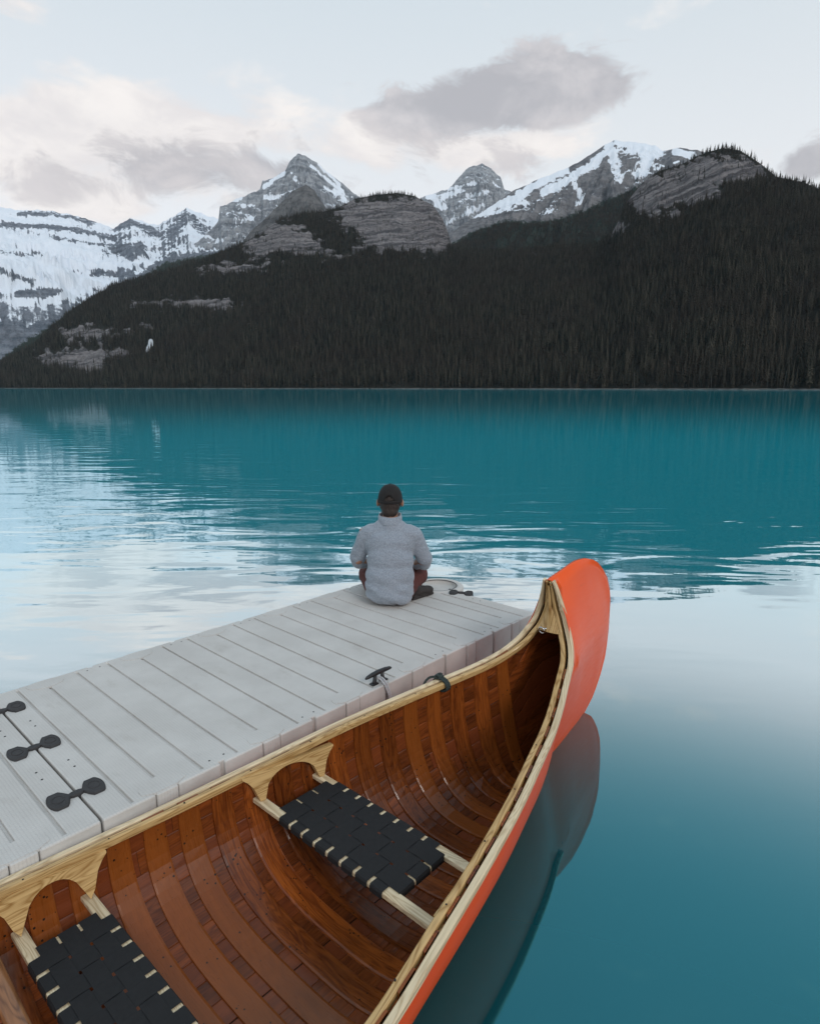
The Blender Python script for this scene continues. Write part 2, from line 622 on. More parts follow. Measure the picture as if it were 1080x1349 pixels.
# snowy massif at the head of the valley, far left
mountain('mountain', 'long snow-covered massif with dark rock bands and a glacier below its crest', 'rock_snow_far',
         [(-760, 300), (-520, 250), (-300, 240), (-120, 262), (-60, 268), (0, 272), (25, 277), (62, 277), (100, 284), (132, 294), (150, 301), (172, 287), (207, 297), (225, 287), (246, 274), (270, 283), (300, 292), (340, 320)],
         [5200, 5200, 5200, 5200, 5200, 5200, 5200, 5200, 5200, 5150, 5100, 5000, 4900, 4800, 4700, 4600, 4500, 4400],
         3000, 900, 0.46, 3, n=860, m=320, gully=0.035, glen=420, gmax=30, step=130, terr=0.5, jag=14,
         bias=[(60, 350, 110, 30, 0.30), (40, 430, 110, 40, -0.34), (140, 400, 60, 24, -0.16), (10, 460, 60, 30, -0.2), (200, 330, 60, 30, -0.15)],
         lines=[([(25, 281), (70, 281), (125, 292)], 3.5, -.5), ([(0, 297), (50, 297), (100, 303), (135, 310), (150, 315)], 4, -.55), ([(65, 312), (132, 322), (178, 326)], 3, -.45),
                ([(0, 332), (30, 335), (57, 336)], 4.5, -.55), ([(138, 330), (185, 330)], 8, -.45), ([(150, 296), (172, 292), (205, 305)], 6, -.45), ([(120, 362), (172, 360)], 5.5, -.6),
                ([(0, 356), (42, 370)], 6, -.5), ([(25, 385), (75, 385)], 6, -.5), ([(225, 310), (247, 282), (268, 305)], 7, -.4), ([(97, 358), (106, 359)], 3, -.6),
                ([(55, 400), (110, 378), (140, 368)], 5, .35), ([(0, 395), (45, 400)], 4, .3), ([(0, 476), (40, 456)], 3, .3)],
         vegline=[(-100, 478), (0, 474), (30, 450), (60, 434), (110, 410), (160, 378), (220, 345), (300, 330)], pw=0.86)
# grey pointed peak
mountain('mountain', 'pointed grey limestone peak with snow ledges above the wooded ridge', 'rock_grey_peak',
         [(120, 400), (180, 362), (215, 340), (262, 318), (288, 292), (290, 273), (317, 260), (343, 249), (346, 238), (360, 235), (377, 223), (383, 210), (393, 203), (403, 205), (420, 217), (440, 233), (470, 257), (520, 290), (560, 320)],
         [3500, 3500, 3500, 3500, 3500, 3500, 3500, 3500, 3500, 3500, 3500, 3500, 3500, 3500, 3520, 3550, 3600, 3650, 3700],
         1500, 500, 0.82, 8, n=480, m=260, gully=0.42, glen=170, gmax=110, step=62, terr=0.55, jag=13, tilt=0.25, dip=0.15,
         bias=[(450, 235, 40, 30, 0.06), (395, 222, 14, 18, -0.25)],
         lines=[([(383, 223), (390, 238)], 3.5, .45), ([(350, 260), (370, 258)], 4, .6), ([(345, 248), (375, 227)], 3, .5), ([(420, 217), (447, 243)], 2.6, .5), ([(420, 228), (460, 260)], 3, .5),
                ([(430, 247), (457, 267)], 2.5, .5), ([(310, 290), (331, 288)], 4, .6), ([(273, 313), (293, 317)], 3, .55), ([(262, 282), (282, 290)], 5, .5), ([(300, 265), (318, 262)], 2.5, .4), ([(320, 272), (345, 268)], 2, .4),
                ([(240, 345), (300, 325)], 6, -.2), ([(404, 212), (425, 232)], 2.2, .4), ([(440, 250), (462, 268)], 2.5, .45)],
         vegline=[(100, 385), (160, 372), (215, 352), (262, 338), (320, 330), (600, 330)], pw=0.94)
# darker rock shoulder before it
mountain('mountain', 'dark brown rock shoulder rising before the pointed grey peak', 'rock_brown_peak',
         [(300, 345), (330, 305), (360, 278), (385, 252), (403, 243), (415, 252), (430, 275), (450, 290), (480, 310)],
         [2500, 2480, 2450, 2420, 2400, 2400, 2400, 2400, 2400],
         700, 300, 0.8, 15, n=240, m=150, gully=0.36, glen=80, gmax=50, step=34, terr=0.5, jag=7)
# blocky far peak
mountain('mountain', 'blocky grey far peak with snow streaks behind the rounded rock dome', 'rock_grey_peak',
         [(500, 300), (540, 268), (560, 258), (591, 249), (603, 235), (612, 225), (620, 219), (635, 216), (644, 220), (659, 233), (664, 249), (680, 256), (710, 275), (760, 300)],
         [4500] * 14, 1900, 500, 0.80, 22, n=360, m=260, gully=0.42, glen=190, gmax=130, step=75, terr=0.55, jag=12, tilt=-0.3, dip=-0.1,
         bias=[(600, 268, 40, 22, 0.10)],
         lines=[([(567, 259), (582, 273)], 5, .5), ([(584, 260), (608, 250)], 4, .5), ([(591, 249), (627, 240)], 2.6, .5), ([(615, 257), (642, 253)], 3, .5), ([(589, 293), (612, 282), (640, 270)], 5, .55), ([(648, 238), (658, 246)], 2.2, .4)], pw=0.95)
# broad snow mountain
mountain('mountain', 'broad mountain with wide snowfields and grey scree left of the wooded summit', 'rock_snowfield',
         [(560, 345), (593, 306), (640, 276), (673, 253), (709, 236), (748, 221), (777, 204), (795, 192), (808, 185), (836, 187), (863, 192), (872, 199), (891, 195), (916, 197), (935, 203), (990, 235), (1060, 290)],
         [2900, 2900, 2950, 3000, 3050, 3100, 3150, 3180, 3200, 3200, 3180, 3150, 3100, 3100, 3100, 3100, 3100],
         1750, 500, 0.66, 31, n=560, m=300, gully=0.22, glen=170, gmax=80, step=60, terr=0.3, jag=7, tilt=0.35,
         bias=[(690, 275, 50, 14, 0.12), (745, 262, 40, 20, 0.10), (800, 255, 40, 14, 0.08)],
         lines=[([(625, 282), (676, 262), (712, 241), (745, 224)], 6, .62), ([(640, 284), (690, 268)], 5, .35), ([(716, 253), (753, 235), (775, 220), (796, 202)], 7, .62), ([(757, 242), (767, 264), (756, 286)], 6, .55),
                ([(803, 195), (811, 226), (824, 246)], 10, .6), ([(822, 188), (860, 199), (850, 215), (838, 236)], 15, .62), ([(891, 200), (911, 206)], 6, .7), ([(858, 223), (892, 213)], 2.6, .5),
                ([(798, 212), (806, 240)], 4, -.6), ([(822, 197), (842, 198)], 3.4, -.5), ([(838, 212), (850, 207)], 2, -.5), ([(700, 290), (730, 276)], 4, .3)],
         vegline=[(560, 330), (600, 318), (632, 300), (665, 290), (700, 292), (735, 288), (770, 276), (800, 262), (825, 252), (850, 240), (1060, 240)], pw=1.0)

# ---------------------------------------------------------------- near wooded slope with its rock domes
L1 = np.array([(-760, 480, 2500), (-420, 497, 2300), (-160, 500, 2100), (-60, 490, 2000), (0, 479, 1950), (50, 452, 1950), (70, 428, 1950), (107, 400, 1950), (150, 375, 1960), (200, 363, 1970),
               (260, 346, 1980), (327, 317, 2000), (370, 288, 2000), (400, 281, 2000), (425, 279, 2000), (447, 273, 2000), (467, 262, 2000),
               (493, 257, 2000), (523, 254, 2000), (545, 258, 2000), (570, 270, 1980), (583, 288, 1960), (590, 306, 1900), (597, 328, 1800), (640, 332, 1700),
               (700, 328, 1620), (750, 324, 1570), (785, 322, 1530), (803, 312, 1510), (815, 290, 1500), (824, 268, 1500), (846, 240, 1500), (866, 226, 1490), (898, 216, 1480),
               (915, 207, 1470), (932, 200, 1460), (952, 195, 1450), (974, 198, 1440), (1002, 216, 1420), (1022, 233, 1400), (1058, 240, 1370), (1080, 250, 1350), (1150, 262, 1300), (1260, 275, 1250), (1560, 300, 1150), (2000, 320, 1050)])
a1, t1 = sky_dir(L1[:, 0], L1[:, 1])
NA, NR = 1240, 300
AZ1 = np.linspace(a1[0], a1[-1], NA)
RR1 = pchip(a1, L1[:, 2], AZ1)
HH1 = ZC + RR1 * np.interp(AZ1, a1, t1)
S1 = np.array([(-760, 2100), (-420, 2000), (-160, 1900), (0, 1750), (60, 1600), (200, 1300), (400, 1020), (600, 860), (800, 740), (950, 670), (1080, 630), (1260, 560), (1560, 500), (2000, 440)], float)
aS, _ = sky_dir(S1[:, 0], np.full(len(S1), 511.0))
SH1 = pchip(aS, S1[:, 1], AZ1) + 10 * fbm(AZ1 * 40, AZ1 * 0, 3, 77)
qf = np.linspace(0, 1, NR - 40)
qb = np.linspace(0, 1, 41)[1:]
RRg = np.concatenate([SH1[:, None] - 12 + (RR1 - SH1 + 12)[:, None] * qf[None, :], RR1[:, None] + 500 * qb[None, :]], 1)
tt = (RRg - SH1[:, None]) / (RR1 - SH1)[:, None]
Aq = AZ1[:, None] * 1300.0 + 0 * RRg
hf = HH1[:, None] * (np.clip(tt, 0, 1) ** 1.08)
hf = hf + np.clip(tt, 0, 1) * (1 - np.clip(tt, 0, 1)) * 4 * (16 * fbm(Aq / 260, RRg / 200, 4, 51) + 14 * (ridged(Aq / 150, RRg / 600, 3, 52) - 0.6))
hf = np.where(tt < 0, -6.0 * np.clip(-tt * 40, 0, 1), hf)
PXg, PYg = to_pix(np.sin(AZ1)[:, None] * RRg, np.cos(AZ1)[:, None] * RRg, hf)
# dome faces: steepen by terracing where the rock shows
ROCK = [(535, 294, 64, 36, 1.35), (575, 300, 28, 34, 1.3), (470, 285, 32, 20, 1.0), (368, 312, 40, 22, 1.15), (405, 322, 26, 16, 0.7), (335, 330, 26, 12, 0.7),
        (500, 322, 50, 10, 0.6), (300, 354, 60, 9, 0.78), (440, 338, 44, 9, 0.6), (240, 398, 48, 10, 0.65), (290, 404, 44, 11, 0.7), (350, 345, 30, 6, 0.4), (180, 400, 26, 6, 0.55),
        (115, 440, 54, 13, 0.82), (95, 474, 52, 16, 1.05), (150, 466, 34, 10, 0.65), (190, 432, 30, 8, .55), (125, 485, 20, 8, 0.7),
        (845, 255, 26, 22, 1.0), (900, 240, 42, 22, 1.0), (950, 222, 44, 22, 1.05), (990, 226, 26, 14, 0.8), (870, 272, 34, 18, 0.85), (815, 300, 20, 10, 1.1), (920, 258, 40, 12, 0.7)]
rockm = blobs(PXg, PYg, ROCK)
rockm = rockm + 1.25 * fbm(PXg / 17.0, PYg / 9.0, 5, 61, 0.65) - 0.12 + 0.25 * fbm(PXg / 60, PYg / 4.0, 3, 63)
rockm = np.clip(rockm, 0, 1) * (tt < 1.2)
ph = hf - 0.35 * Aq * (PXg > 700) + 10 * fbm(Aq / 120, RRg / 120, 3, 65)
st = 26.0
k_ = ph / st
ht = (np.floor(k_) + sm(k_ - np.floor(k_), 0.25, 0.8)) * st - (ph - hf)
hf = hf + (ht - hf) * 0.6 * sm(rockm, 0.3, 0.7) * sm(1 - tt, 0.0, 0.03)
hf = hf + sm(rockm, 0.25, 0.6) * sm(1 - tt, 0.0, 0.04) * (tt < 1) * (13 * (ridged(Aq / 34 + RRg / 90, RRg / 60, 4, 68) - 0.6) + 5 * fbm(Aq / 12, RRg / 12, 3, 69))
snowm = blobs(PXg, PYg, [(199, 452, 3.5, 6, 1.2), (195.5, 461, 3.0, 6, 1.2), (690, 375, 40, 6, 0.0)])
slope_obj, XG, YG = polar_mesh('forest_slope', AZ1, RRg, hf, 'slope_ground', {'rock': rockm, 'bias': snowm},
                               'steep wooded slope with pinkish rock domes rising from the far lakeshore')
slope_obj['category'] = 'hillside'


def slope_sample(ai, ri):
    """bilinear lookup at fractional grid index"""
    i0, j0 = np.floor(ai).astype(int), np.floor(ri).astype(int)
    i0, j0 = np.clip(i0, 0, NA - 2), np.clip(j0, 0, NR - 2)
    u, v = ai - i0, ri - j0

    def lk(A):
        return A[i0, j0] * (1 - u) * (1 - v) + A[i0 + 1, j0] * u * (1 - v) + A[i0, j0 + 1] * (1 - u) * v + A[i0 + 1, j0 + 1] * u * v
    return lk


# ---------------------------------------------------------------- conifers
m_, nt, b = new_mat('needles')
oi = nt.node('ShaderNodeObjectInfo')
gp = nt.node('ShaderNodeNewGeometry').outputs['Position']
pn = nt.noise(gp, 0.012, 3, 0.5)
c = nt.mix(nt.math('POWER', oi.outputs['Random'], 1.6), (0.014, 0.015, 0.011), (0.082, 0.072, 0.054))
c = nt.mix(nt.math('MULTIPLY', nt.sstep(pn, 0.4, 0.65), 0.45), c, (0.046, 0.034, 0.028))
setp(nt, b, Base_Color=c, Roughness=0.9)
b.inputs['Specular IOR Level'].default_value = 0.1
m_, nt, b = new_mat('bark')
gp = nt.node('ShaderNodeTexCoord').outputs['Object']
c = nt.mix(nt.noise(gp, 3.0, 4), (0.05, 0.042, 0.036), (0.11, 0.095, 0.08))
setp(nt, b, Base_Color=c, Roughness=0.95)
m_, nt, b = new_mat('dead_wood')
gp = nt.node('ShaderNodeTexCoord').outputs['Object']
c = nt.mix(nt.noise(gp, 2.0, 4), (0.07, 0.063, 0.058), (0.14, 0.13, 0.12))
setp(nt, b, Base_Color=c, Roughness=0.95)


def crown_geo(rnd, height=1.0, radius=0.125, levels=17, arms=7, base=0.10):
    V, Fc = [], []
    for k in range(levels):
        f = k / (levels - 1)
        z0 = height * (base + (1 - base) * f ** 0.95)
        r0 = radius * ((1 - f) ** 0.75 * 0.97 + 0.03) * (0.55 + 0.45 * min(1, f * 5 + 0.3))
        na = max(3, int(arms * (1 - 0.45 * f)))
        ph0 = rnd.random() * 6.28
        for a in range(na):
            w = ph0 + 6.283 * a / na + rnd.uniform(-.35, .35)
            r = r0 * rnd.uniform(0.6, 1.25)
            dz_ = -r * rnd.uniform(0.35, 0.9)
            hw = r * rnd.uniform(0.34, 0.50)
            ca, sa = math.cos(w), math.sin(w)
            z = z0 + rnd.uniform(-.012, .012) * height
            i = len(V)
            V += [(0, 0, z + r * 0.35), (ca * r * .55 - sa * hw, sa * r * .55 + ca * hw, z + dz_ * .45), (ca * r, sa * r, z + dz_), (ca * r * .55 + sa * hw, sa * r * .55 - ca * hw, z + dz_ * .45)]
            Fc += [(i, i + 1, i + 2), (i, i + 2, i + 3)]
    i = len(V)
    V += [(0, 0, height * 1.03), (.006, 0, height * .9), (-.003, .005, height * .9), (-.003, -.005, height * .9)]
    Fc += [(i, i + 1, i + 2), (i, i + 2, i + 3), (i, i + 3, i + 1)]
    return V, Fc


def trunk_geo(h, r0, r1, n=5, segs=3):
    return tube([(0, 0, -0.02), (0.001, 0, h * .35), (-.001, .001, h * .7), (0, 0, h)], [r0, r0 * .8 + r1 * .2, r0 * .4 + r1 * .6, r1], n)


CROWNS, TRUNKS, PROTO = [], [], []
for k in range(6):
    rnd = random.Random(100 + k)
    cv, cf = crown_geo(rnd, 1.0, [0.115, 0.13, 0.10, 0.145, 0.12, 0.09][k], [17, 16, 18, 15, 17, 16][k], 7, [0.08, .12, .18, .06, .25, .15][k])
    tv, tf = trunk_geo(0.95, 0.014, 0.002)
    CROWNS.append(mesh_of('crown', cv, cf, 'needles'))
    TRUNKS.append(mesh_of('trunk', tv, tf, 'bark'))
    me = mesh_of('conifer_mass', list(cv) + [tuple(v) for v in tv], list(cf) + [tuple(i + len(cv) for i in f) for f in tf], 'needles')
    me.materials.append(MATS['bark'])
    mi = [0] * len(cf) + [1] * len(tf)
    me.polygons.foreach_set('material_index', mi)
    po = bpy.data.objects.new('conifer_mass', me)
    PROTO.append(po)

# scatter over the near slope
NC = 330000
ai = RNG.random(NC) * (NA - 1)
ri = RNG.random(NC) * (NR - 1 - 26)
lk = slope_sample(ai, ri)
tx, ty, tz = lk(XG), lk(YG), lk(hf)
trk, tsn, ttt = lk(rockm), lk(snowm), lk(tt)
# area weighting so that trees are evenly spaced on the ground
dA = (AZ1[1] - AZ1[0]) * np.hypot(tx, ty)
jr = np.clip(np.floor(ri).astype(int), 0, NR - 2)
ir = np.clip(np.floor(ai).astype(int), 0, NA - 2)
dR = RRg[ir, jr + 1] - RRg[ir, jr]
area = dA * dR
dens = 1 / 13.0
cells = (NA - 1) * (NR - 1 - 26)
prob = np.clip(area * dens * cells / NC, 0, 1)
tp, tq = to_pix(tx, ty, tz)
cover = 1 - sm(trk, 0.34, 0.70) * (0.955 + 0.04 * np.sign(fbm(tx / 40, ty / 40, 3, 95)))
cover = np.where(tsn > 0.3, 0, cover)
cover = cover * np.where(ttt < 0.004, 0, 1)
cover = cover * (0.72 + 0.5 * fbm(tx / 90, ty / 90, 3, 90))
keep = (RNG.random(NC) < prob * np.clip(cover, 0, 1)) & (tp > -520) & (tp < 1640)
tx, ty, tz, ttt, tp, tq, trk = [a[keep] for a in (tx, ty, tz, ttt, tp, tq, trk)]
hgt = 17 + 6 * RNG.standard_normal(len(tx)).clip(-1.6, 1.8) + 3 * fbm(tx / 60, ty / 60, 2, 92)
hgt = hgt * (1 - 0.25 * sm(ttt, 0.2, 0.7)) * (1 - 0.22 * sm(ttt, 0.86, 0.98)) * np.where(trk > 0.3, 0.65, 1.0)
hgt = np.clip(hgt, 5.5, 31)
# trees of the farther valley behind (lower slopes of the snow mountain and of the peaks)
far_objs = [o for o in bpy.data.objects if o.name.startswith('mountain')]
fx, fy, fz, fh = [], [], [], []
for o in far_objs:
    me = o.data
    nv = len(me.vertices)
    co = np.empty(nv * 3, np.float32)
    me.vertices.foreach_get('co', co)
    co = co.reshape(-1, 3).astype(float)
    vg = np.empty(nv, np.float32)
    me.attributes['veg'].data.foreach_get('value', vg)
    sel = np.where((vg > 0.75) & (co[:, 2] > 5))[0]
    rep = np.repeat(sel, 2)
    j = co[rep] + RNG.normal(0, 5.0, (len(rep), 3)) * np.array([1, 1, 0])
    j = j[RNG.random(len(j)) < 0.55]
    ppx, ppy = to_pix(j[:, 0], j[:, 1], j[:, 2])
    j = j[(ppx > -40) & (ppx < 1120)]
    fx.append(j[:, 0]); fy.append(j[:, 1]); fz.append(j[:, 2] - 2); fh.append(14 + 5 * RNG.random(len(j)))
fx, fy, fz, fh = map(np.concatenate, (fx, fy, fz, fh))

# the 300 trees that show largest: the front rank along the shore
pxh = hgt * F / np.hypot(tx, ty)
front = (ttt < 0.075) & (tp > 150) & (tp < 1082)
order = np.argsort(-pxh * np.where(front, 1, 0) - np.where(front, 2.5 * RNG.random(len(tx)), 0))[:300]
ind = np.zeros(len(tx), bool)
ind[order] = True
for n_i, i in enumerate(order):
    v = random.randrange(6)
    r_ = empty('conifer', (tx[i], ty[i], tz[i] - 0.3), random.random() * 6.28)
    h = float(hgt[i])
    tag(r_, 'tall dark conifer in the front ranks of trees along the far lakeshore', 'tree', 'conifers standing along the far lakeshore')
    cr = obj_of('crown', CROWNS[v], r_)
    tr = obj_of('trunk', TRUNKS[v], r_)
    cr.scale = (h * random.uniform(.85, 1.1),) * 2 + (h,)
    tr.scale = (h, h, h)

PTS = np.concatenate([np.stack([tx, ty, tz - 0.3], 1)[~ind], np.stack([fx, fy, fz], 1)])
SCL = np.concatenate([hgt[~ind], fh])
pm = bpy.data.meshes.new('forest')
pm.vertices.add(len(PTS))
pm.vertices.foreach_set('co', PTS.astype(np.float32).ravel())
a_ = pm.attributes.new('sc', 'FLOAT_VECTOR', 'POINT')
wv = SCL * RNG.uniform(.8, 1.15, len(SCL))
a_.data.foreach_set('vector', np.stack([wv, wv, SCL], 1).astype(np.float32).ravel())
a_ = pm.attributes.new('rz', 'FLOAT_VECTOR', 'POINT')
a_.data.foreach_set('vector', np.stack([RNG.normal(0, .03, len(SCL)), RNG.normal(0, .03, len(SCL)), RNG.random(len(SCL)) * 6.28], 1).astype(np.float32).ravel())
a_ = pm.attributes.new('var', 'INT', 'POINT')
a_.data.foreach_set('value', RNG.integers(0, 6, len(SCL)).astype(np.int32))
pm.update()
forest = obj_of('forest', pm)
tag(forest, 'dense dark conifer forest covering the slopes across the lake', 'forest', kind='stuff')
ng = bpy.data.node_groups.new('forest_scatter', 'GeometryNodeTree')
ng.interface.new_socket('Geometry', in_out='INPUT', socket_type='NodeSocketGeometry')
ng.interface.new_socket('Geometry', in_out='OUTPUT', socket_type='NodeSocketGeometry')
gi, go = ng.nodes.new('NodeGroupInput'), ng.nodes.new('NodeGroupOutput')
iop = ng.nodes.new('GeometryNodeInstanceOnPoints')
jn = ng.nodes.new('GeometryNodeJoinGeometry')
for po in reversed(PROTO):
    oi_ = ng.nodes.new('GeometryNodeObjectInfo')
    oi_.inputs['Object'].default_value = po
    oi_.inputs['As Instance'].default_value = True
    ng.links.new(oi_.outputs['Geometry'], jn.inputs[0])


def named(nm, typ):
    n = ng.nodes.new('GeometryNodeInputNamedAttribute')
    n.data_type = typ
    n.inputs['Name'].default_value = nm
    return n.outputs['Attribute']


ng.links.new(gi.outputs[0], iop.inputs['Points'])
ng.links.new(jn.outputs[0], iop.inputs['Instance'])
iop.inputs['Pick Instance'].default_value = True
ng.links.new(named('var', 'INT'), iop.inputs['Instance Index'])
ng.links.new(named('sc', 'FLOAT_VECTOR'), iop.inputs['Scale'])
e2r = ng.nodes.new('FunctionNodeEulerToRotation')
ng.links.new(named('rz', 'FLOAT_VECTOR'), e2r.inputs[0])
ng.links.new(e2r.outputs[0], iop.inputs['Rotation'])
ng.links.new(iop.outputs[0], go.inputs[0])
md = forest.modifiers.new('scatter', 'NODES')
md.node_group = ng

# bare grey snags among the trees
for k in range(20):
    cand = np.where((ttt > 0.003) & (ttt < 0.55) & (tp > 470) & (tp < 1075))[0]
    i = cand[RNG.integers(0, len(cand))] if k > 5 else cand[np.argmin(np.abs(tp[cand] - (560 + k * 93)) + 4000 * ttt[cand])]
    rnd = random.Random(500 + k)
    h = 16 + 9 * rnd.random()
    V, Fc = tube([(0, 0, -.5), (0.1, 0, h * .4), (-.1, .1, h * .75), (.05, 0, h)], [.20, .16, .10, .03], 6)
    for q in range(7):
        z = h * rnd.uniform(.3, .95)
        w = rnd.random() * 6.28
        l = rnd.uniform(.6, 1.6)
        v2, f2 = tube([(0, 0, z), (math.cos(w) * l, math.sin(w) * l, z + rnd.uniform(-.4, .2))], [.05, .02], 4)
        Fc += [tuple(a + len(V) for a in f) for f in f2]
        V = list(V) + list(v2)
    o = mk('dead_tree', V, Fc, 'dead_wood', loc=(tx[i] + 2, ty[i] - 2, tz[i]), rot=(rnd.uniform(-.06, .06), rnd.uniform(-.1, .1), 0))
    tag(o, 'bare pale grey dead tree trunk standing among the dark conifers', 'dead tree', 'bare dead trunks in the forest')

# pale gravel rim of the far shore
m_, nt, b = new_mat('pale_wood')
gp = nt.node('ShaderNodeTexCoord').outputs['Object']
c = nt.mix(nt.noise(gp, 2.0, 4), (0.10, 0.092, 0.085), (0.22, 0.205, 0.19))
setp(nt, b, Base_Color=c, Roughness=0.95)
m_, nt, b = new_mat('shore_gravel')
gp = nt.node('ShaderNodeNewGeometry').outputs['Position']
c = nt.mix(nt.sstep(nt.noise(gp, 0.12, 5, .7), .35, .7), (0.025, 0.023, 0.021), (0.13, 0.125, 0.12))
setp(nt, b, Base_Color=c, Roughness=0.95)
sv_, sf_ = [], []
sel = np.arange(0, NA, 2)
for i in sel:
    wob = 1.2 * perlin(AZ1[i] * 150, 0.3, 5)
    for (dr, hz) in ((-9 + 2 * wob, -.4), (-4 + 2 * wob, .25 + .15 * wob), (1, 1.0 + .4 * wob), (6, 1.2)):
        rr_ = SH1[i] + dr
        sv_.append((math.sin(AZ1[i]) * rr_, math.cos(AZ1[i]) * rr_, hz))
o = mk('far_shore', sv_, grid_faces(len(sel), 4, flip=True), 'shore_gravel', smooth=True)
tag(o, 'narrow pale gravel shore at the foot of the forest', 'shore', kind='structure')

rl = random.Random(41)
for k in range(16):
    i = int(NA * (.40 + .36 * (k + rl.random()) / 16))
    L_ = rl.uniform(4, 10)
    a0 = AZ1[i] + math.pi / 2 + rl.uniform(-.35, .35)
    rr_ = SH1[i] - 5.5
    p0 = np.array([math.sin(AZ1[i]) * rr_, math.cos(AZ1[i]) * rr_, .45])
    dv_ = np.array([math.sin(a0), math.cos(a0), rl.uniform(-.02, .05)])
    V, Fc = tube([tuple(p0 - dv_ * L_ / 2), tuple(p0 + (0, 0, .05)), tuple(p0 + dv_ * L_ / 2)], [.42, .36, .22], 7)
    o = mk('driftwood_log', V, Fc, 'pale_wood')
    tag(o, 'pale driftwood log stranded on the gravel below the forest', 'log', 'driftwood logs on the far shore')

# ================================================================= the lake
m_, nt, b = new_mat('lake_water')
gp = nt.node('ShaderNodeNewGeometry').outputs['Position']
wx, wy, wz = nt.sep(gp)
rad = nt.math('SQRT', nt.math('ADD', nt.math('POWER', wx, 2.0), nt.math('POWER', wy, 2.0)))
# rippled water to the left and beyond the dock, calm in its lee
calm = nt.sstep(nt.math('SUBTRACT', wy, nt.math('ADD', nt.math('MULTIPLY', wx, 0.35), 5.2)), -2.6, 1.6)
patch = nt.lin(nt.noise(nt.comb(wx, wy, 0.0), 0.11, 3), 0.3, 0.7, 0.45, 1.25)
fade = nt.math('ADD', nt.math('MULTIPLY', nt.math('SUBTRACT', 1.0, nt.sstep(rad, 6.0, 34.0)), 0.74), nt.lin(rad, 20.0, 160.0, 0.26, 0.12))
amp = nt.math('MULTIPLY', nt.math('MULTIPLY', nt.math('ADD', nt.math('MULTIPLY', calm, 0.93), 0.07), patch), fade)
w1 = nt.noise(nt.comb(nt.math('MULTIPLY', wx, 0.34), wy, 0.0), 1.55, 2.0, 0.42, 0.6)
w2 = nt.noise(nt.comb(nt.math('ADD', nt.math('MULTIPLY', wx, 0.45), nt.math('MULTIPLY', wy, 0.12)), wy, 4.0), 4.6, 2.0, 0.5, 0.3)
hgt_w = nt.math('ADD', nt.math('MULTIPLY', w1, 0.025), nt.math('MULTIPLY', w2, 0.0030))
bn = nt.bump(nt.math('MULTIPLY', hgt_w, amp), 1.0, 1.0)
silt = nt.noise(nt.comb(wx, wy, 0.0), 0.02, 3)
far_mix = nt.sstep(rad, 3.2, 8.0)  # body colour goes from dark close in to teal farther out
body = nt.mix(far_mix, (0.003, 0.068, 0.084), nt.mix(silt, (0.0, 0.50, 0.62), (0.0, 0.56, 0.68)))
nt.n.remove(b)
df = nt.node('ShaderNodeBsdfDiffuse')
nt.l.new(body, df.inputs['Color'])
gl = nt.node('ShaderNodeBsdfGlossy')
gl.inputs['Color'].default_value = (0.97, 0.99, 1.0, 1)
gl.inputs['Roughness'].default_value = 0.03
nt.l.new(bn, gl.inputs['Normal'])
fr = nt.node('ShaderNodeFresnel')
fr.inputs['IOR'].default_value = 1.45
nt.l.new(bn, fr.inputs['Normal'])
nt.l.new(nt.mix(nt.sstep(fr.outputs[0], 0.045, 0.125), (0.19, 0.64, 0.76), (0.97, 0.99, 1.0)), gl.inputs['Color'])
fac = nt.math('ADD', nt.math('MINIMUM', nt.math('ADD', nt.math('MULTIPLY', fr.outputs[0], 5.0), 0.0), 0.73), nt.math('MULTIPLY', nt.sstep(fr.outputs[0], 0.62, 0.92), 0.20))
ms = nt.node('ShaderNodeMixShader')
nt.l.new(fac, ms.inputs[0])
nt.l.new(df.outputs[0], ms.inputs[1])
nt.l.new(gl.outputs[0], ms.inputs[2])
nt.l.new(ms.outputs[0], [n for n in nt.n if n.type == 'OUTPUT_MATERIAL'][0].inputs[0])

# ================================================================= canoe geometry
TH = R(48)
TIP = np.array([0.71076, 3.16849])
LC = 3.6                                   # tip to amidships
DU = np.array([math.cos(TH), math.sin(TH)])
# rail (outer edge of the outwale): x forward of the tip, half beam, height above water
GUN = np.array([(-3.6, .695, .305), (-3.1, .695, .305), (-2.6, .692, .304), (-2.0, .668, .298), (-1.5, .592, .337), (-1.0, .497, .393), (-.7, .419, .427), (-.5, .363, .450),
                (-.3, .294, .481), (-.2, .255, .504), (-.1, .218, .535), (-.045, .197, .562), (0., .171, .600), (.03, .143, .650), (.047, .115, .700), (.050, .096, .750),
                (.045, .079, .800), (.036, .063, .850), (.024, .047, .900), (.010, .034, .940)])
GC = catmull(GUN, 150)
GX = GC[:, 0]


def zkeel(x):
    return np.interp(x, [-3.6, -.6, -.2, .1, .2, .3, .4, .5, .61, .69, .74, .765, .771], [-.13, -.128, -.122, -.115, -.108, -.09, -.058, .0, .072, .18, .28, .40, .52])


def ztop(x):
    return np.interp(x, [-.5, 0, .093, .198, .308, .436, .565, .701, .765, .771], [.93, .945, .956, .971, .985, .978, .929, .806, .645, .52])


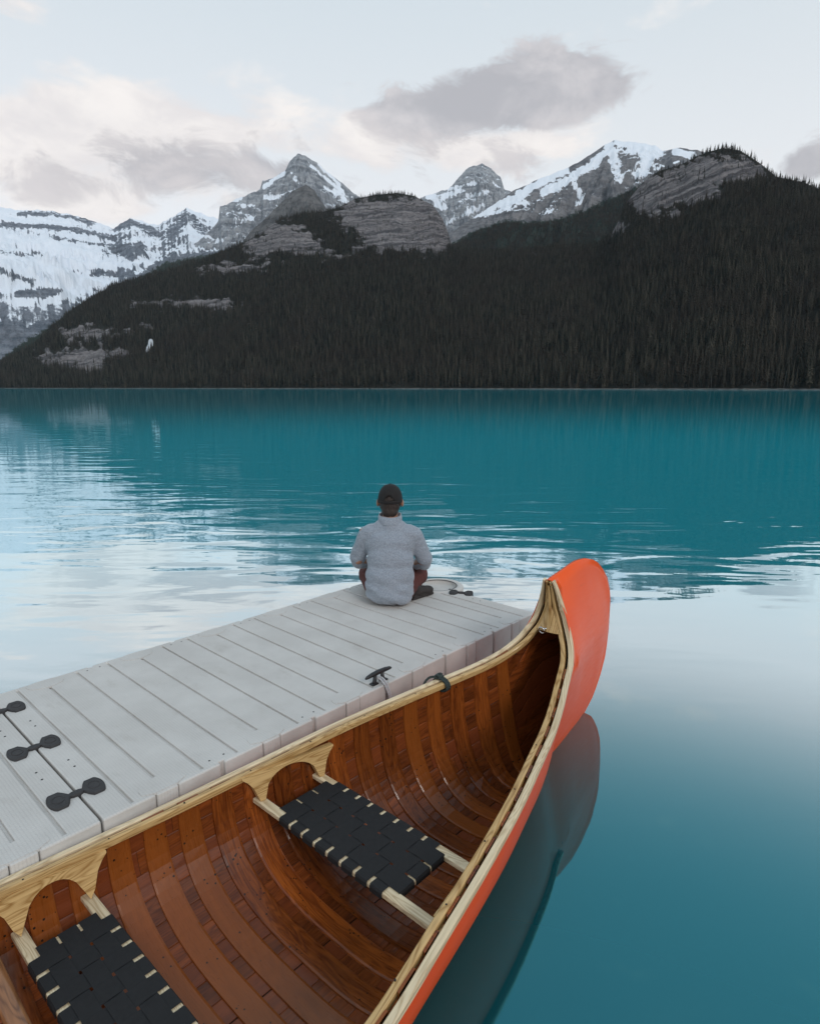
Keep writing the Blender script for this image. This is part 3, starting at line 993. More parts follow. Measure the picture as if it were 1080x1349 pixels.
def half(x, z):
    """hull half breadth at station x, height z (outer skin)"""
    x, z = np.broadcast_arrays(np.asarray(x, float), np.asarray(z, float))
    mono = GX[:118] if False else None
    bi = np.interp(x, GUN[:11, 0], GUN[:11, 1]) - 0.030
    zi = np.interp(x, GUN[:11, 0], GUN[:11, 2])
    bs = pchip(GUN[:11, 0], GUN[:11, 1], np.clip(x, -3.6, -.1)) - 0.030
    zs = pchip(GUN[:11, 0], GUN[:11, 2], np.clip(x, -3.6, -.1))
    zk = zkeel(x)
    n = np.interp(x, [-2.5, -1.5, -1, -.5, -.1], [3.0, 2.9, 2.7, 2.45, 2.1])
    t = np.clip((z - zk) / (zs - zk), 0, 1)
    aft = bs * np.clip(1 - (1 - t) ** n, 0, 1) ** (1 / n)
    Bm = np.interp(x, [-.6, -.3, -.1, 0, .1, .3, .5, .65, .74, .771], [.36, .262, .195, .178, .152, .098, .058, .036, .020, .013])
    t2 = np.clip((z - zk) / (0.5 - zk + 1e-6), 0, 1)
    lo_ = t2 ** 0.45
    q = np.clip((z - 0.5) / np.maximum(ztop(x) - 0.5, 0.02), 0, 1)
    up_ = 1 - 0.93 * q ** 1.3
    fwd = Bm * np.where(z < 0.5, lo_, up_)
    w = sm(x, -.38, -.02)
    return np.maximum(aft * (1 - w) + fwd * w, 0.0)


# ---- materials of the canoe
m_, nt, b = new_mat('orange_paint')
tc = nt.node('ShaderNodeTexCoord').outputs['Object']
ox, oy, oz = nt.sep(tc)
n_ = nt.noise(tc, 3.0, 4)
n2_ = nt.noise(nt.comb(nt.math('MULTIPLY', ox, 1.0), oy, nt.math('MULTIPLY', oz, 6.0)), 9.0, 6, .7)
c = nt.mix(n_, (0.82, 0.075, 0.002), (0.93, 0.105, 0.003))
c = nt.mix(nt.math('MULTIPLY', nt.sstep(n2_, 0.60, 0.76), 0.45), c, (0.55, 0.12, 0.06))
setp(nt, b, Base_Color=c, Roughness=nt.lin(n2_, .3, .8, .28, .42))
b.inputs['Specular IOR Level'].default_value = 0.2
b.inputs['Coat Weight'].default_value = 0.12
b.inputs['Coat Roughness'].default_value = 0.07
nt.l.new(nt.bump(nt.noise(tc, 2.2, 2), 0.25, 0.02), b.inputs['Normal'])


def wood(name, dark, light, rough=0.4, coat=0.3, vary=0.5, freq=55.0, dots=0.0, hue=None, coat_rough=0.12, ring=1.0):
    m, nt, b = new_mat(name)
    uv = nt.node('ShaderNodeTexCoord').outputs['UV']
    ux, uy, uz = nt.sep(uv)
    rnd = nt.node('ShaderNodeObjectInfo').outputs['Random']
    off = nt.math('MULTIPLY', rnd, 37.0)
    g = nt.comb(nt.math('ADD', nt.math('MULTIPLY', ux, 2.2), off), nt.math('MULTIPLY', uy, freq), off)
    f1 = nt.noise(g, 1.0, 5, 0.62, 0.4)
    fig = nt.noise(nt.comb(nt.math('ADD', nt.math('MULTIPLY', ux, 1.3), off), nt.math('MULTIPLY', uy, 9.0), off), 1.0, 2, .5, 1.2)
    lines = nt.math('ABSOLUTE', nt.math('SINE', nt.math('MULTIPLY', fig, 46.0)))
    f2 = nt.noise(nt.comb(nt.math('ADD', nt.math('MULTIPLY', ux, 14.0), off), nt.math('MULTIPLY', uy, freq * 5), off), 1.0, 3, .6)
    blot = nt.noise(nt.comb(nt.math('ADD', ux, off), uy, off), 7.0, 4, .6)
    v = nt.math('ADD', nt.math('MULTIPLY', f1, 0.55), nt.math('ADD', nt.math('MULTIPLY', lines, 0.22 * ring), nt.math('MULTIPLY', f2, 0.28)))
    c = nt.mix(nt.sstep(v, 0.30, 0.72), dark, light)
    sh = nt.lin(nt.math('ADD', nt.math('MULTIPLY', rnd, 0.7), nt.math('MULTIPLY', blot, 0.3)), 0.1, 0.9, 1 - vary, 1 + vary)
    hs = nt.node('ShaderNodeHueSaturation')
    nt.l.new(c, hs.inputs['Color'])
    nt.l.new(sh, hs.inputs['Value'])
    c = hs.outputs[0]
    if hue:
        r2 = nt.math('FRACT', nt.math('MULTIPLY', rnd, 7.31))
        c = nt.mix(nt.math('MULTIPLY', nt.sstep(r2, .35, .95), .8), c, hue)
    if dots:
        vo = nt.node('ShaderNodeTexVoronoi')
        nt.put(vo.inputs['Vector'], nt.comb(nt.math('ADD', ux, off), uy, 0.0))
        vo.inputs['Scale'].default_value = 42.0
        dd = nt.math('MULTIPLY', nt.math('LESS_THAN', vo.outputs['Distance'], nt.math('MULTIPLY', nt.sstep(blot, .42, .62), 0.19)), dots)
        c = nt.mix(dd, c, (0.012, 0.008, 0.006))
    setp(nt, b, Base_Color=c, Roughness=nt.lin(f2, .3, .7, rough - .06, rough + .10))
    b.inputs['Specular IOR Level'].default_value = 0.25
    b.inputs['Coat Weight'].default_value = coat
    b.inputs['Coat Roughness'].default_value = coat_rough
    nt.l.new(nt.bump(v, 0.35, 0.0012), b.inputs['Normal'])
    return m


wood('ash_rail', (0.30, 0.155, 0.045), (0.62, 0.41, 0.18), .42, .25, .10, 60)
wood('ash_pale', (0.45, 0.32, 0.18), (0.74, 0.60, 0.40), .48, .15, .10, 60)
wood('cedar_rib', (0.100, 0.022, 0.005), (0.300, 0.078, 0.013), .30, .24, .36, 34, dots=1.0, hue=(0.235, 0.064, 0.011), ring=.6)
wood('cedar_plank', (0.085, 0.020, 0.005), (0.250, 0.062, 0.013), .32, .22, .30, 30, hue=(0.17, 0.040, 0.013), ring=.6)
wood('lining_wood', (0.016, 0.007, 0.004), (0.028, 0.012, 0.006), .5, .1, .1, 30)
wood('thwart_wood', (0.14, 0.05, 0.018), (0.33, 0.14, 0.055), .35, .5, .1, 50)

canoe = empty('canoe', (TIP[0] - LC * DU[0], TIP[1] - LC * DU[1], 0), TH)
tag(canoe, 'orange wooden canoe with varnished ribbed inside and webbed seats floating beside the dock', 'canoe')
XO = LC     # local x of the bow tip

# ---- outer skin
Tq = [(x, np.interp(x, GUN[:11, 0], GUN[:11, 2]) if x < -.1 else None) for x in []]
xs_aft = np.r_[np.linspace(-3.6, -.6, 40), np.linspace(-.55, -.12, 14)]
TOP = [(x, float(pchip(GUN[:11, 0], GUN[:11, 2], [x])[0])) for x in xs_aft]
BOT = [(x, float(zkeel(x))) for x in xs_aft]
for (tx_, tz_), (kx, kz) in zip([(-.1, .535), (-.045, .562), (0, .6), (.03, .65), (.047, .70), (.050, .75), (.046, .80), (.040, .85), (.032, .9), (.022, .942),
                                 (.093, .957), (.145, .964), (.198, .972), (.253, .981), (.308, .986), (.372, .984), (.436, .976), (.50, .957), (.565, .926), (.635, .872), (.701, .806), (.745, .725), (.767, .645)],
                                [(-.1, 0), (-.03, 0), (.03, 0), (.07, 0), (.10, 0), (.13, 0), (.16, 0), (.19, 0), (.22, 0), (.25, 0),
                                 (.33, 0), (.39, 0), (.45, 0), (.50, 0), (.55, 0), (.595, 0), (.635, 0), (.668, 0), (.695, 0), (.72, 0), (.74, 0), (.756, 0), (.768, 0)]):
    TOP.append((tx_, tz_))
    BOT.append((kx, float(zkeel(kx))))
TOP, BOT = np.array(TOP), np.array(BOT)
TOP[:len(xs_aft) + 3, 1] -= .016
NJ = 30


def skin_grid(off=0.0):
    j = (np.linspace(0, 1, NJ)) ** 1.9
    x = BOT[:, None, 0] + (TOP - BOT)[:, None, 0] * j[None, :]
    z = BOT[:, None, 1] + (TOP - BOT)[:, None, 1] * j[None, :]
    y = half(x, z)
    e = np.interp(x, [-.6, -.1, .3, .771], [0, .006, .011, .013])
    return x, np.maximum(y, e) - off, z


gx_, gy_, gz_ = skin_grid()
ns = len(TOP)
full = []
for sx in (1, -1):       # bow half (as seen) and stern half mirrored about amidships
    full.append(sx)
V, Fc = [], []
for sgn in (1, -1):
    o0 = len(V)
    for i in range(ns):
        for j in range(NJ):
            V.append((gx_[i, j] + XO, sgn * gy_[i, j], gz_[i, j]))
    Fc += [tuple(a + o0 for a in f) for f in grid_faces(ns, NJ, flip=(sgn < 0))]
nP = ns * NJ
for i in range(ns - 1):                    # close keel and stem
    Fc.append((i * NJ, (i + 1) * NJ, nP + (i + 1) * NJ, nP + i * NJ))
i_tip = len(xs_aft) + 9
for i in range(i_tip, ns - 1):             # close the ridge before the rail ends
    a, b_ = i * NJ + NJ - 1, (i + 1) * NJ + NJ - 1
    Fc.append((a, nP + a, nP + b_, b_))
for j in range(NJ - 1):
    a = (ns - 1) * NJ + j
    Fc.append((a, a + 1, nP + a + 1, nP + a))
n0 = len(V)
V2 = [(-v[0], v[1], v[2]) for v in V]
F2 = [tuple(a + n0 for a in f[::-1]) for f in Fc]
bm = bmesh.new()
vs = [bm.verts.new(v) for v in V + V2]
for f in Fc + F2:
    try:
        bm.faces.new([vs[a] for a in f])
    except ValueError:
        pass
bmesh.ops.remove_doubles(bm, verts=bm.verts, dist=0.0004)
hull = obj_of('hull', bm_mesh('hull', bm, 'orange_paint', True), canoe)
tag(hull, 'orange painted outer hull with tall rounded bow')


# ---- section curves for the inside (arc length parameter from keel to rail)
def section(x, n=70):
    """points (y,z) and inward normals from keel (0) to rail (1) on the inside of the skin"""
    zt = float(np.interp(x, GUN[:14, 0], GUN[:14, 2])) - .004 if x < .03 else min(float(np.interp(x, [.03, .16], [.646, .84])), float(ztop(x)) - .06)
    zk = float(zkeel(x))
    t = np.linspace(0, 1, n) ** 2.2
    z = zk + (zt - zk) * t
    y = half(np.full(n, x), z)
    y[0] = 0
    L = np.r_[0, np.cumsum(np.hypot(np.diff(y), np.diff(z)))]
    return y, z, L


def inner(x, g, off):
    """g in [-1,1]: starboard rail .. keel .. port rail; returns (y, z) offset inward"""
    y, z, L = section(x)
    s = np.abs(g) * L[-1]
    yy, zz = np.interp(s, L, y), np.interp(s, L, z)
    e = 0.012
    ya, za = np.interp(np.clip(s - e, 0, L[-1]), L, y), np.interp(np.clip(s - e, 0, L[-1]), L, z)
    yb, zb = np.interp(np.clip(s + e, 0, L[-1]), L, y), np.interp(np.clip(s + e, 0, L[-1]), L, z)
    ty, tz_ = yb - ya, zb - za
    l = np.hypot(ty, tz_) + 1e-9
    ny, nz_ = -tz_ / l, ty / l
    w = np.clip(np.abs(g) / 0.06, 0, 1)     # keep the keel line symmetrical
    ny, nz_ = ny * w, nz_ * w + (1 - w)
    yy, zz = yy + ny * off, zz + nz_ * off
    yy = np.maximum(yy, .003)
    return np.sign(g + 1e-12) * yy, zz, L[-1]


def mirror_x(x):          # stern half of the boat mirrors the bow half
    return x if x >= -LC else -2 * LC - x


XI = np.r_[np.linspace(-2 * LC - .45, -2 * LC + .5, 18)[:-1], np.linspace(-2 * LC + .5, -.5, 60), np.linspace(-.44, .45, 18)]
# dark shell behind the planking
V, UVs = [], []
gs = np.linspace(-.985, .985, 41)
for x in XI:
    yy, zz, Lx = inner(mirror_x(x), gs, 0.003)
    for y, z, g in zip(yy, zz, gs):
        V.append((x + XO, y, z))
        UVs.append((x, g * Lx))
fc = grid_faces(len(XI), len(gs))
fc += [tuple(range(len(gs))), tuple(range((len(XI) - 1) * len(gs), len(XI) * len(gs)))[::-1]]
mk('lining', V, fc, 'lining_wood', canoe, True, UVs)

# planks: strakes running the length, in butted lengths
NPL = 9
rp = random.Random(3)
for side in (1, -1):
    for k in range(NPL):
        g0, g1 = .975 * k / NPL, .975 * (k + 1) / NPL
        x0 = -2 * LC - .30
        while x0 < .30:
            x1 = min(x0 + rp.uniform(1.0, 2.1), .36)
            if .36 - x1 < .45:
                x1 = .36
            n_ = max(4, int((x1 - x0) / .075))
            xs = np.linspace(x0 + .0008, x1 - .0008, n_)
            V, UVs = [], []
            for x in xs:
                Lx = inner(mirror_x(x), np.array([1.0]), 0)[2]
                e = min(0.0006 / Lx, .3 * (g1 - g0))
                b1 = min(.0045 / Lx, .3 * (g1 - g0))
                gg = side * np.array([g0 + e, g0 + e, g0 + e + b1, (g0 + g1) / 2, g1 - e - b1, g1 - e, g1 - e])
                hh = np.array([.0035, .0062, .0075, .0078, .0075, .0062, .0035])
                for g, h in zip(gg, hh):
                    y, z, _ = inner(mirror_x(x), np.array([g]), h)
                    V.append((x + XO, float(y[0]), float(z[0])))
                    UVs.append((x + 3.1 * k, g * Lx))
            fc = grid_faces(n_, 7, flip=(side < 0))
            mk('plank', V, fc, 'cedar_plank', canoe, False, UVs)
            x0 = x1

# ribs
PITCH = 0.135
NRB = int((2 * LC - .23) / PITCH) + 1
rib_x = [-.115 - k * PITCH for k in range(NRB)]
gs = np.concatenate([np.linspace(-1, -.25, 16), np.linspace(-.2, .2, 7), np.linspace(.25, 1, 16)])
for x in rib_x:
    w = np.interp(mirror_x(x), [-1.4, -.3], [.047, .040])
    V, UVs = [], []
    for i, g in enumerate(gs):
        Lx = 0
        ww = w * (1 - .12 * abs(g) ** 3)
        for (dx_, h) in ((-1, .0072), (-.97, .0145), (-.80, .0170), (.80, .0170), (.97, .0145), (1, .0072)):
            xx = x + dx_ * ww
            y, z, Lx = inner(mirror_x(xx), np.array([g]), h)
            zz = float(z[0]) - (0.004 if abs(g) > .999 else 0)
            V.append((xx + XO, float(y[0]), zz))
            UVs.append((g * Lx, dx_ * ww))
    fc = grid_faces(len(gs), 6)
    fc.append(tuple(range(6)))
    fc.append(tuple(range((len(gs) - 1) * 6, len(gs) * 6))[::-1])
    mk('rib', V, fc, 'cedar_rib', canoe, False, UVs)


# ---- rails swept along the sheer (whole length: bow half and mirrored stern half)
def rail_path(side):
    P = [(x, side * b_, z) for x, b_, z in GC]
    Q = [(-2 * LC - x, side * b_, z) for x, b_, z in GC[:0:-1]]
    A = np.array(Q + P)
    A[:, 0] += XO
    return A


def sweep_rail(name, side, l0, l1, u0, u1, mat, ch=.004, lift=0.0):
    A = rail_path(side)
    V, UVs = [], []
    ln = 0
    n = len(A)
    for i in range(n):
        T = Vector(A[min(i + 1, n - 1)] - A[max(i - 1, 0)]).normalized()
        Lh = Vector((0, -side, 0))
        L_ = (Lh - T * Lh.dot(T)).normalized()
        U = L_.cross(T) if side > 0 else T.cross(L_)
        if i:
            ln += float(np.linalg.norm(A[i] - A[i - 1]))
        k = min(1.0, abs(A[i, 1]) / .080)
        a0, a1 = l0 * k, l1 * k
        c = min(ch, (a1 - a0) * .3)
        for (l, u) in ((a0 + c, u0), (a1 - c, u0), (a1, u0 + c), (a1, u1 - c), (a1 - c, u1), (a0 + c, u1), (a0, u1 - c), (a0, u0 + c)):
            p = Vector(A[i]) + L_ * l + U * (u + lift)
            V.append(p)
            UVs.append((ln, l * 1.0 + u * 1.7 + side))
    fc = grid_faces(n, 8, True)
    fc += [tuple(range(8))[::-1], tuple(range((n - 1) * 8, n * 8))]
    if side < 0:
        fc = [f[::-1] for f in fc]
    return mk(name, V, fc, mat, canoe, False, UVs)


for sd_ in (1, -1):
    sweep_rail('outwale', sd_, 0.005, .031, -.026, 0.0, 'ash_pale')
    sweep_rail('inwale', sd_, .047, .071, -.030, 0.001, 'ash_rail')


def bow_deck(sgn):
    """small breasthook between the inwales under the peak"""
    V, UVs = [], []
    ks = [i for i in range(len(GC)) if .655 < GC[i, 2] < .93]
    for i in ks:
        x, b_, z = GC[i]
        k = min(1, b_ / .08)
        yi = max(b_ - .070 * k, .004)
        for q in (-1, -.5, 0, .5, 1):
            V.append((sgn * (x + XO - .002 - .012 * (1 - q * q) * k), yi * q * 1.05, z - .004))
            UVs.append((z, yi * q))
    n = len(ks)
    fc = grid_faces(n, 5)
    m0 = len(V)
    V += [(v[0] + sgn * .02, v[1], v[2] - .012) for v in V]
    UVs += UVs
    fc += [tuple(a + m0 for a in f[::-1]) for f in grid_faces(n, 5)]
    for j in range(4):
        fc.append((j, j + 1, m0 + j + 1, m0 + j))
    return mk('breasthook', V, fc, 'ash_rail', canoe, False, UVs)


bow_deck(1)
bow_deck(-1)

# ring bolt in the breasthook
m_, nt, b = new_mat('steel')
setp(nt, b, Base_Color=(0.62, 0.62, 0.63), Metallic=1.0, Roughness=0.25)
kb = int(np.argmin(abs(GC[:, 2] - .672)))
rb = Vector((GC[kb, 0] + XO - .022, 0.028, GC[kb, 2] - .012))
ring = [(rb.x - .006 * math.sin(w), rb.y + .016 * math.cos(w), rb.z + .018 * math.sin(w)) for w in np.linspace(0, 2 * math.pi, 25)]
V, Fc = tube(ring, .0038, 8, False)
ringo = mk('ring_bolt', V, Fc, 'steel', canoe, True)
V, Fc = tube([(rb.x, rb.y - .012, rb.z + .010), (rb.x + .03, rb.y - .03, rb.z + .012)], .0045, 8)
mk('bolt_shank', V, Fc, 'steel', ringo, True)

# ---- seats
m_, nt, b = new_mat('black_webbing')
uv = nt.node('ShaderNodeTexCoord').outputs['UV']
ux, uy, uz = nt.sep(uv)
wv_ = nt.math('ADD', nt.math('SINE', nt.math('MULTIPLY', ux, 2600.0)), nt.math('SINE', nt.math('MULTIPLY', uy, 2600.0)))
c = nt.mix(nt.noise(nt.comb(ux, uy, 0.0), 60.0, 3), (0.009, 0.009, 0.010), (0.020, 0.020, 0.021))
setp(nt, b, Base_Color=c, Roughness=0.75)
b.inputs['Specular IOR Level'].default_value = 0.3
nt.l.new(nt.bump(wv_, 0.4, 0.0004), b.inputs['Normal'])


def inner_y(x, z):
    return float(half(mirror_x(x), z)) - .020


def strap_mesh(path, up, width, th=.0022):
    """flat strap along path points; 'side' is the width direction"""
    P = [Vector(p) for p in path]
    side = Vector(up)
    V, UVs = [], []
    ln = 0
    for i, p in enumerate(P):
        t = (P[min(i + 1, len(P) - 1)] - P[max(i - 1, 0)]).normalized()
        n_ = side.cross(t).normalized()
        if i:
            ln += (p - P[i - 1]).length
        for (a, h) in ((-.5, -th / 2), (-.47, th / 2), (.47, th / 2), (.5, -th / 2)):
            V.append(p + side * (a * width) + n_ * h)
            UVs.append((ln, a * width))
    fc = grid_faces(len(P), 4, True)
    return V, fc, UVs


def make_seat(xa, xb, z, ywp, yws, label):
    """xa aft rail, xb forward rail (x from tip), top height z, webbing from ywp (port) to yws (starboard)"""
    s = empty('seat', (0, 0, 0))
    s.parent = canoe
    s['label'] = label
    hw, th = .021, .021
    for xr in (xa, xb):
        yp = inner_y(xr, z - th) + .008
        box_part('rail', (xr + XO - hw, -yp, z - th), (xr + XO + hw, yp, z), 'ash_pale', s, .004, 2, False, 1)
    for yb in (ywp + .006, yws - .006):
        box_part('crossbar', (xa + XO + hw + .001, yb - .019, z - th + .001), (xb + XO - hw - .001, yb + .019, z - .001), 'ash_pale', s, .003, 2, False, 0)
    nC = int(round((ywp - yws) / .083))
    pc = (ywp - yws - .03) / nC
    nL = 3
    inl = (xb - xa)
    pl = (inl - .020) / nL
    z1 = z + .0035
    amp_ = .0020
    for k in range(nC):                      # straps across the rails (fore and aft)
        y = ywp - .015 - (k + .5) * pc
        pts = []
        e = hw + .0025
        for (x, zz) in ((xa - e, z - th - .004), (xa - e, z - th * .5), (xa - e, z - .005), (xa - e + .0045, z + .0025)):
            pts.append((x + XO, y, zz))
        nn = 33
        for i in range(nn):
            x = xa - hw + .010 + (xb - xa + 2 * hw - .020) * i / (nn - 1)
            ph = (x - (xa + .010)) / pl - .5
            zz = z1 + amp_ * math.cos(math.pi * (ph + k)) * (1 if -.6 < ph < nL - .4 else 0.0) if xa + .01 < x < xb - .01 else z + .0028
            pts.append((x + XO, y, zz))
        for (x, zz) in ((xb + e - .0045, z + .0025), (xb + e, z - .005), (xb + e, z - th * .5), (xb + e, z - th - .004)):
            pts.append((x + XO, y, zz))
        V, fc, UVs = strap_mesh(pts, (0, 1, 0), pc - .0145)
        mk('cross_strap', V, fc, 'black_webbing', s, False, UVs)
    for k in range(nL):                      # straps along the seat
        x = xa + .010 + (k + .5) * pl
        pts = [(x + XO, ywp + .026, z - th - .003), (x + XO, ywp + .0275, z - .006), (x + XO, ywp + .023, z + .0030)]
        nn = 61
        for i in range(nn):
            y = ywp + .016 - (ywp - yws + .032) * i / (nn - 1)
            ph = (ywp - .015 - y) / pc - .5
            zz = z1 - amp_ * math.cos(math.pi * (ph + k)) if -.5 <= ph <= nC - .5 else z + .0032
            pts.append((x + XO, y, zz))
        pts += [(x + XO, yws - .023, z + .0030), (x + XO, yws - .0275, z - .006), (x + XO, yws - .026, z - th - .003)]
        V, fc, UVs = strap_mesh(pts, (1, 0, 0), pl - .008)
        mk('long_strap', V, fc, 'black_webbing', s, False, UVs)
    # arched hanger boards from the inwale down to the rails, both sides
    for sd_ in (1, -1):
        xm = (xa + xb) / 2
        zt = float(np.interp(mirror_x(xm), GUN[:11, 0], GUN[:11, 2])) - .029
        zlo = z + .0005
        out_, inn = [], []
        N = 21
        wa, wb = xa - .075, xb + .075
        top = [(wa + (wb - wa) * i / (N - 1), zt) for i in range(N)]
        arch = []
        for i in range(N):
            q = -1 + 2 * i / (N - 1)
            xx = xm + q * ((xb - xa) / 2 + .075)
            r_in = (xb - xa) / 2 - .012
            u = (xx - xm) / r_in
            if abs(u) < 1:
                zz = zlo + (zt - zlo) * .88 * math.sqrt(max(0, 1 - abs(u) ** 2.2))
            else:
                d = (abs(xx - xm) - r_in)
                zz = zlo if d < .030 else zlo + (zt - .008 - zlo) * ((d - .030) / .055) ** .42 if d < .085 else zt - .008
            arch.append((xx, min(zz, zt - .006)))
        V, UVs = [], []
        for (row, yo) in ((top, 0), (arch, 0), (arch, 1), (top, 1)):
            for (x, zz) in row:
                bb = float(np.interp(mirror_x(x), GUN[:11, 0], GUN[:11, 1]))
                yk = bb - .052 - .026 * yo - (zt - zz) * .18
                V.append((x + XO, sd_ * yk, zz))
                UVs.append((x, zz + yo * .03))
        n = N
        fc = []
        for r_ in range(4):
            r2 = (r_ + 1) % 4
            for i in range(n - 1):
                fc.append((r_ * n + i, r_ * n + i + 1, r2 * n + i + 1, r2 * n + i))
        fc += [(0, n, 2 * n, 3 * n), (n - 1, 4 * n - 1, 3 * n - 1, 2 * n - 1)]
        if sd_ > 0:
            fc = [f[::-1] for f in fc]
        mk('hanger', V, fc, 'ash_rail', s, False, UVs)
    return s


make_seat(-1.455, -1.175, .205, .365, -.265, 'black webbed seat nearer the bow')
make_seat(-2.355, -2.135, .130, .47, -.47, 'black webbed seat beside the thwart')
make_seat(-5.75, -5.45, .16, .40, -.40, 'black webbed seat towards the stern')

# thwart beside the near seat
yt = inner_y(-2.47, .15) + .01
V, UVs = [], []
for i in range(25):
    y = -yt + 2 * yt * i / 24
    w = .030 - .006 * math.cos(y / yt * math.pi)
    for k in range(12):
        a = 2 * math.pi * k / 12
        V.append((-2.470 + XO + w * math.cos(a), y, .165 + .017 * math.sin(a)))
        UVs.append((y, w * a))
fc = grid_faces(25, 12, True)
mk('thwart', V, fc, 'thwart_wood', canoe, True, UVs)

# screws along the starboard and port inwales
m_, nt, b = new_mat('screw_and_hole_shade')
setp(nt, b, Base_Color=(0.01, 0.01, 0.011), Roughness=0.8)  # black of the screw heads, also the painted shade of dock holes
scr_v = [(.0032 * math.cos(w), .0032 * math.sin(w), .0006) for w in np.linspace(0, 2 * math.pi, 9)[:-1]]
scr_v += [(v[0], v[1], -.004) for v in scr_v]
scr_me = mesh_of('screw', scr_v, [tuple(range(8))] + [(i, 8 + i, 8 + (i + 1) % 8, (i + 1) % 8) for i in range(8)], 'screw_and_hole_shade')
for sd_ in (1, -1):
    for x in np.arange(-2.6, -.4, .28):
        gb = np.interp(x, GUN[:11, 0], GUN[:11, 1])
        gz = np.interp(x, GUN[:11, 0], GUN[:11, 2])
        obj_of('screw', scr_me, canoe, (x + XO, sd_ * (gb - .059), gz + .0014))

# ---------------------------------------------------------------- lake sheet with the canoe's own opening
wl = []
for x in np.linspace(-3.6, .44, 60):
    wl.append((x, max(float(half(x, 0.0)) - .006, 0.002)))
ringp = [(x + XO, y) for x, y in wl] + [(.455 + XO, 0.0)] + [(x + XO, -y) for x, y in wl[::-1]]
ringp = ringp + [(-p[0], -p[1]) for p in ringp]
ringp = [p for i, p in enumerate(ringp) if i == 0 or (abs(p[0] - ringp[i - 1][0]) + abs(p[1] - ringp[i - 1][1])) > 1e-4]
if abs(ringp[0][0] - ringp[-1][0]) + abs(ringp[0][1] - ringp[-1][1]) < 1e-4:
    ringp.pop()
cx_, cy_ = canoe.location[0], canoe.location[1]
ringw = [Vector((cx_ + p[0] * math.cos(TH) - p[1] * math.sin(TH), cy_ + p[0] * math.sin(TH) + p[1] * math.cos(TH))) for p in ringp]
outer = [Vector((6000 * math.cos(w), 6000 * math.sin(w))) for w in np.linspace(0, 2 * math.pi, 49)[:-1]]
mid_ = [Vector((14 * math.cos(w), 14 * math.sin(w))) for w in np.linspace(0, 2 * math.pi, 33)[:-1]]
allv = ringw + outer + mid_
nr, no = len(ringw), len(outer)
edges = [(i, (i + 1) % nr) for i in range(nr)] + [(nr + i, nr + (i + 1) % no) for i in range(no)]
rv, re_, rf, _, _, _ = mgeo.delaunay_2d_cdt(allv, edges, [], 0, 1e-6)


def inside(p, poly):
    r_ = False
    j = len(poly) - 1
    for i in range(len(poly)):
        a, c_ = poly[i], poly[j]
        if (a.y > p.y) != (c_.y > p.y) and p.x < (c_.x - a.x) * (p.y - a.y) / (c_.y - a.y) + a.x:
            r_ = not r_
        j = i
    return r_


tri = []
for f in rf:
    cen = sum((rv[i] for i in f), Vector((0, 0))) / len(f)
    if not inside(cen, ringw):
        tri.append(f)
lake = mk('lake', [(v.x, v.y, 0.0) for v in rv], tri, 'lake_water')
bm = bmesh.new()
bm.from_mesh(lake.data)
bmesh.ops.recalc_face_normals(bm, faces=bm.faces)
if sum(f.normal.z for f in bm.faces) < 0:
    bmesh.ops.reverse_faces(bm, faces=bm.faces)
bm.to_mesh(lake.data)
bm.free()
tag(lake, 'turquoise glacial lake with gentle ripples', 'lake', kind='structure')

# ================================================================= dock
DT = 0.828769
D0 = np.array([-1.156713, 2.120002])
ZD = 0.33
PS = 0.508
m_, nt, b = new_mat('dock_plastic')
tc = nt.node('ShaderNodeTexCoord').outputs['Object']
ox, oy, oz = nt.sep(tc)
n_ = nt.noise(tc, 2.6, 5, .6)
sp_ = nt.noise(tc, 90.0, 4, .7)
gxx0 = nt.math('POWER', nt.math('ABSOLUTE', nt.math('SINE', nt.math('MULTIPLY', ox, math.pi / .0125))), .35)
gyy0 = nt.math('POWER', nt.math('ABSOLUTE', nt.math('SINE', nt.math('MULTIPLY', oy, math.pi / .0125))), .35)
c = nt.mix(nt.sstep(n_, .3, .7), nt.mix(nt.math('MULTIPLY', nt.math('SUBTRACT', 1.0, nt.math('MINIMUM', gxx0, gyy0)), .42), (0.54, 0.515, 0.485), (0.33, 0.31, 0.29)), (0.60, 0.575, 0.545))
c = nt.mix(nt.math('MULTIPLY', nt.sstep(sp_, .56, .75), .14), c, (0.36, 0.34, 0.32))
st_ = nt.noise(nt.comb(nt.math('MULTIPLY', ox, 3.0), nt.math('MULTIPLY', oy, 1.2), nt.math('MULTIPLY', oz, 2.0)), 2.4, 6, .7)
c = nt.mix(nt.math('MULTIPLY', nt.sstep(st_, .54, .74), .34), c, (0.36, 0.325, 0.285))
setp(nt, b, Base_Color=c, Roughness=0.62)
b.inputs['Specular IOR Level'].default_value = 0.35
# tread: fine square grid moulded into the deck
gxx = nt.math('POWER', nt.math('ABSOLUTE', nt.math('SINE', nt.math('MULTIPLY', ox, math.pi / .0125))), .35)
gyy = nt.math('POWER', nt.math('ABSOLUTE', nt.math('SINE', nt.math('MULTIPLY', oy, math.pi / .0125))), .35)
tread = nt.math('MULTIPLY', nt.math('MINIMUM', gxx, gyy), nt.lin(n_, .3, .7, .5, 1.0))
nt.l.new(nt.bump(nt.math('ADD', tread, nt.math('MULTIPLY', sp_, .5)), 0.9, 0.0016), b.inputs['Normal'])
m_, nt, b = new_mat('coupler_rubber')
tc = nt.node('ShaderNodeTexCoord').outputs['Object']
c = nt.mix(nt.noise(tc, 40.0, 5, .7), (0.018, 0.017, 0.018), (0.050, 0.047, 0.048))
setp(nt, b, Base_Color=c, Roughness=0.75)
nt.l.new(nt.bump(nt.noise(tc, 160.0, 3), 0.5, 0.002), b.inputs['Normal'])


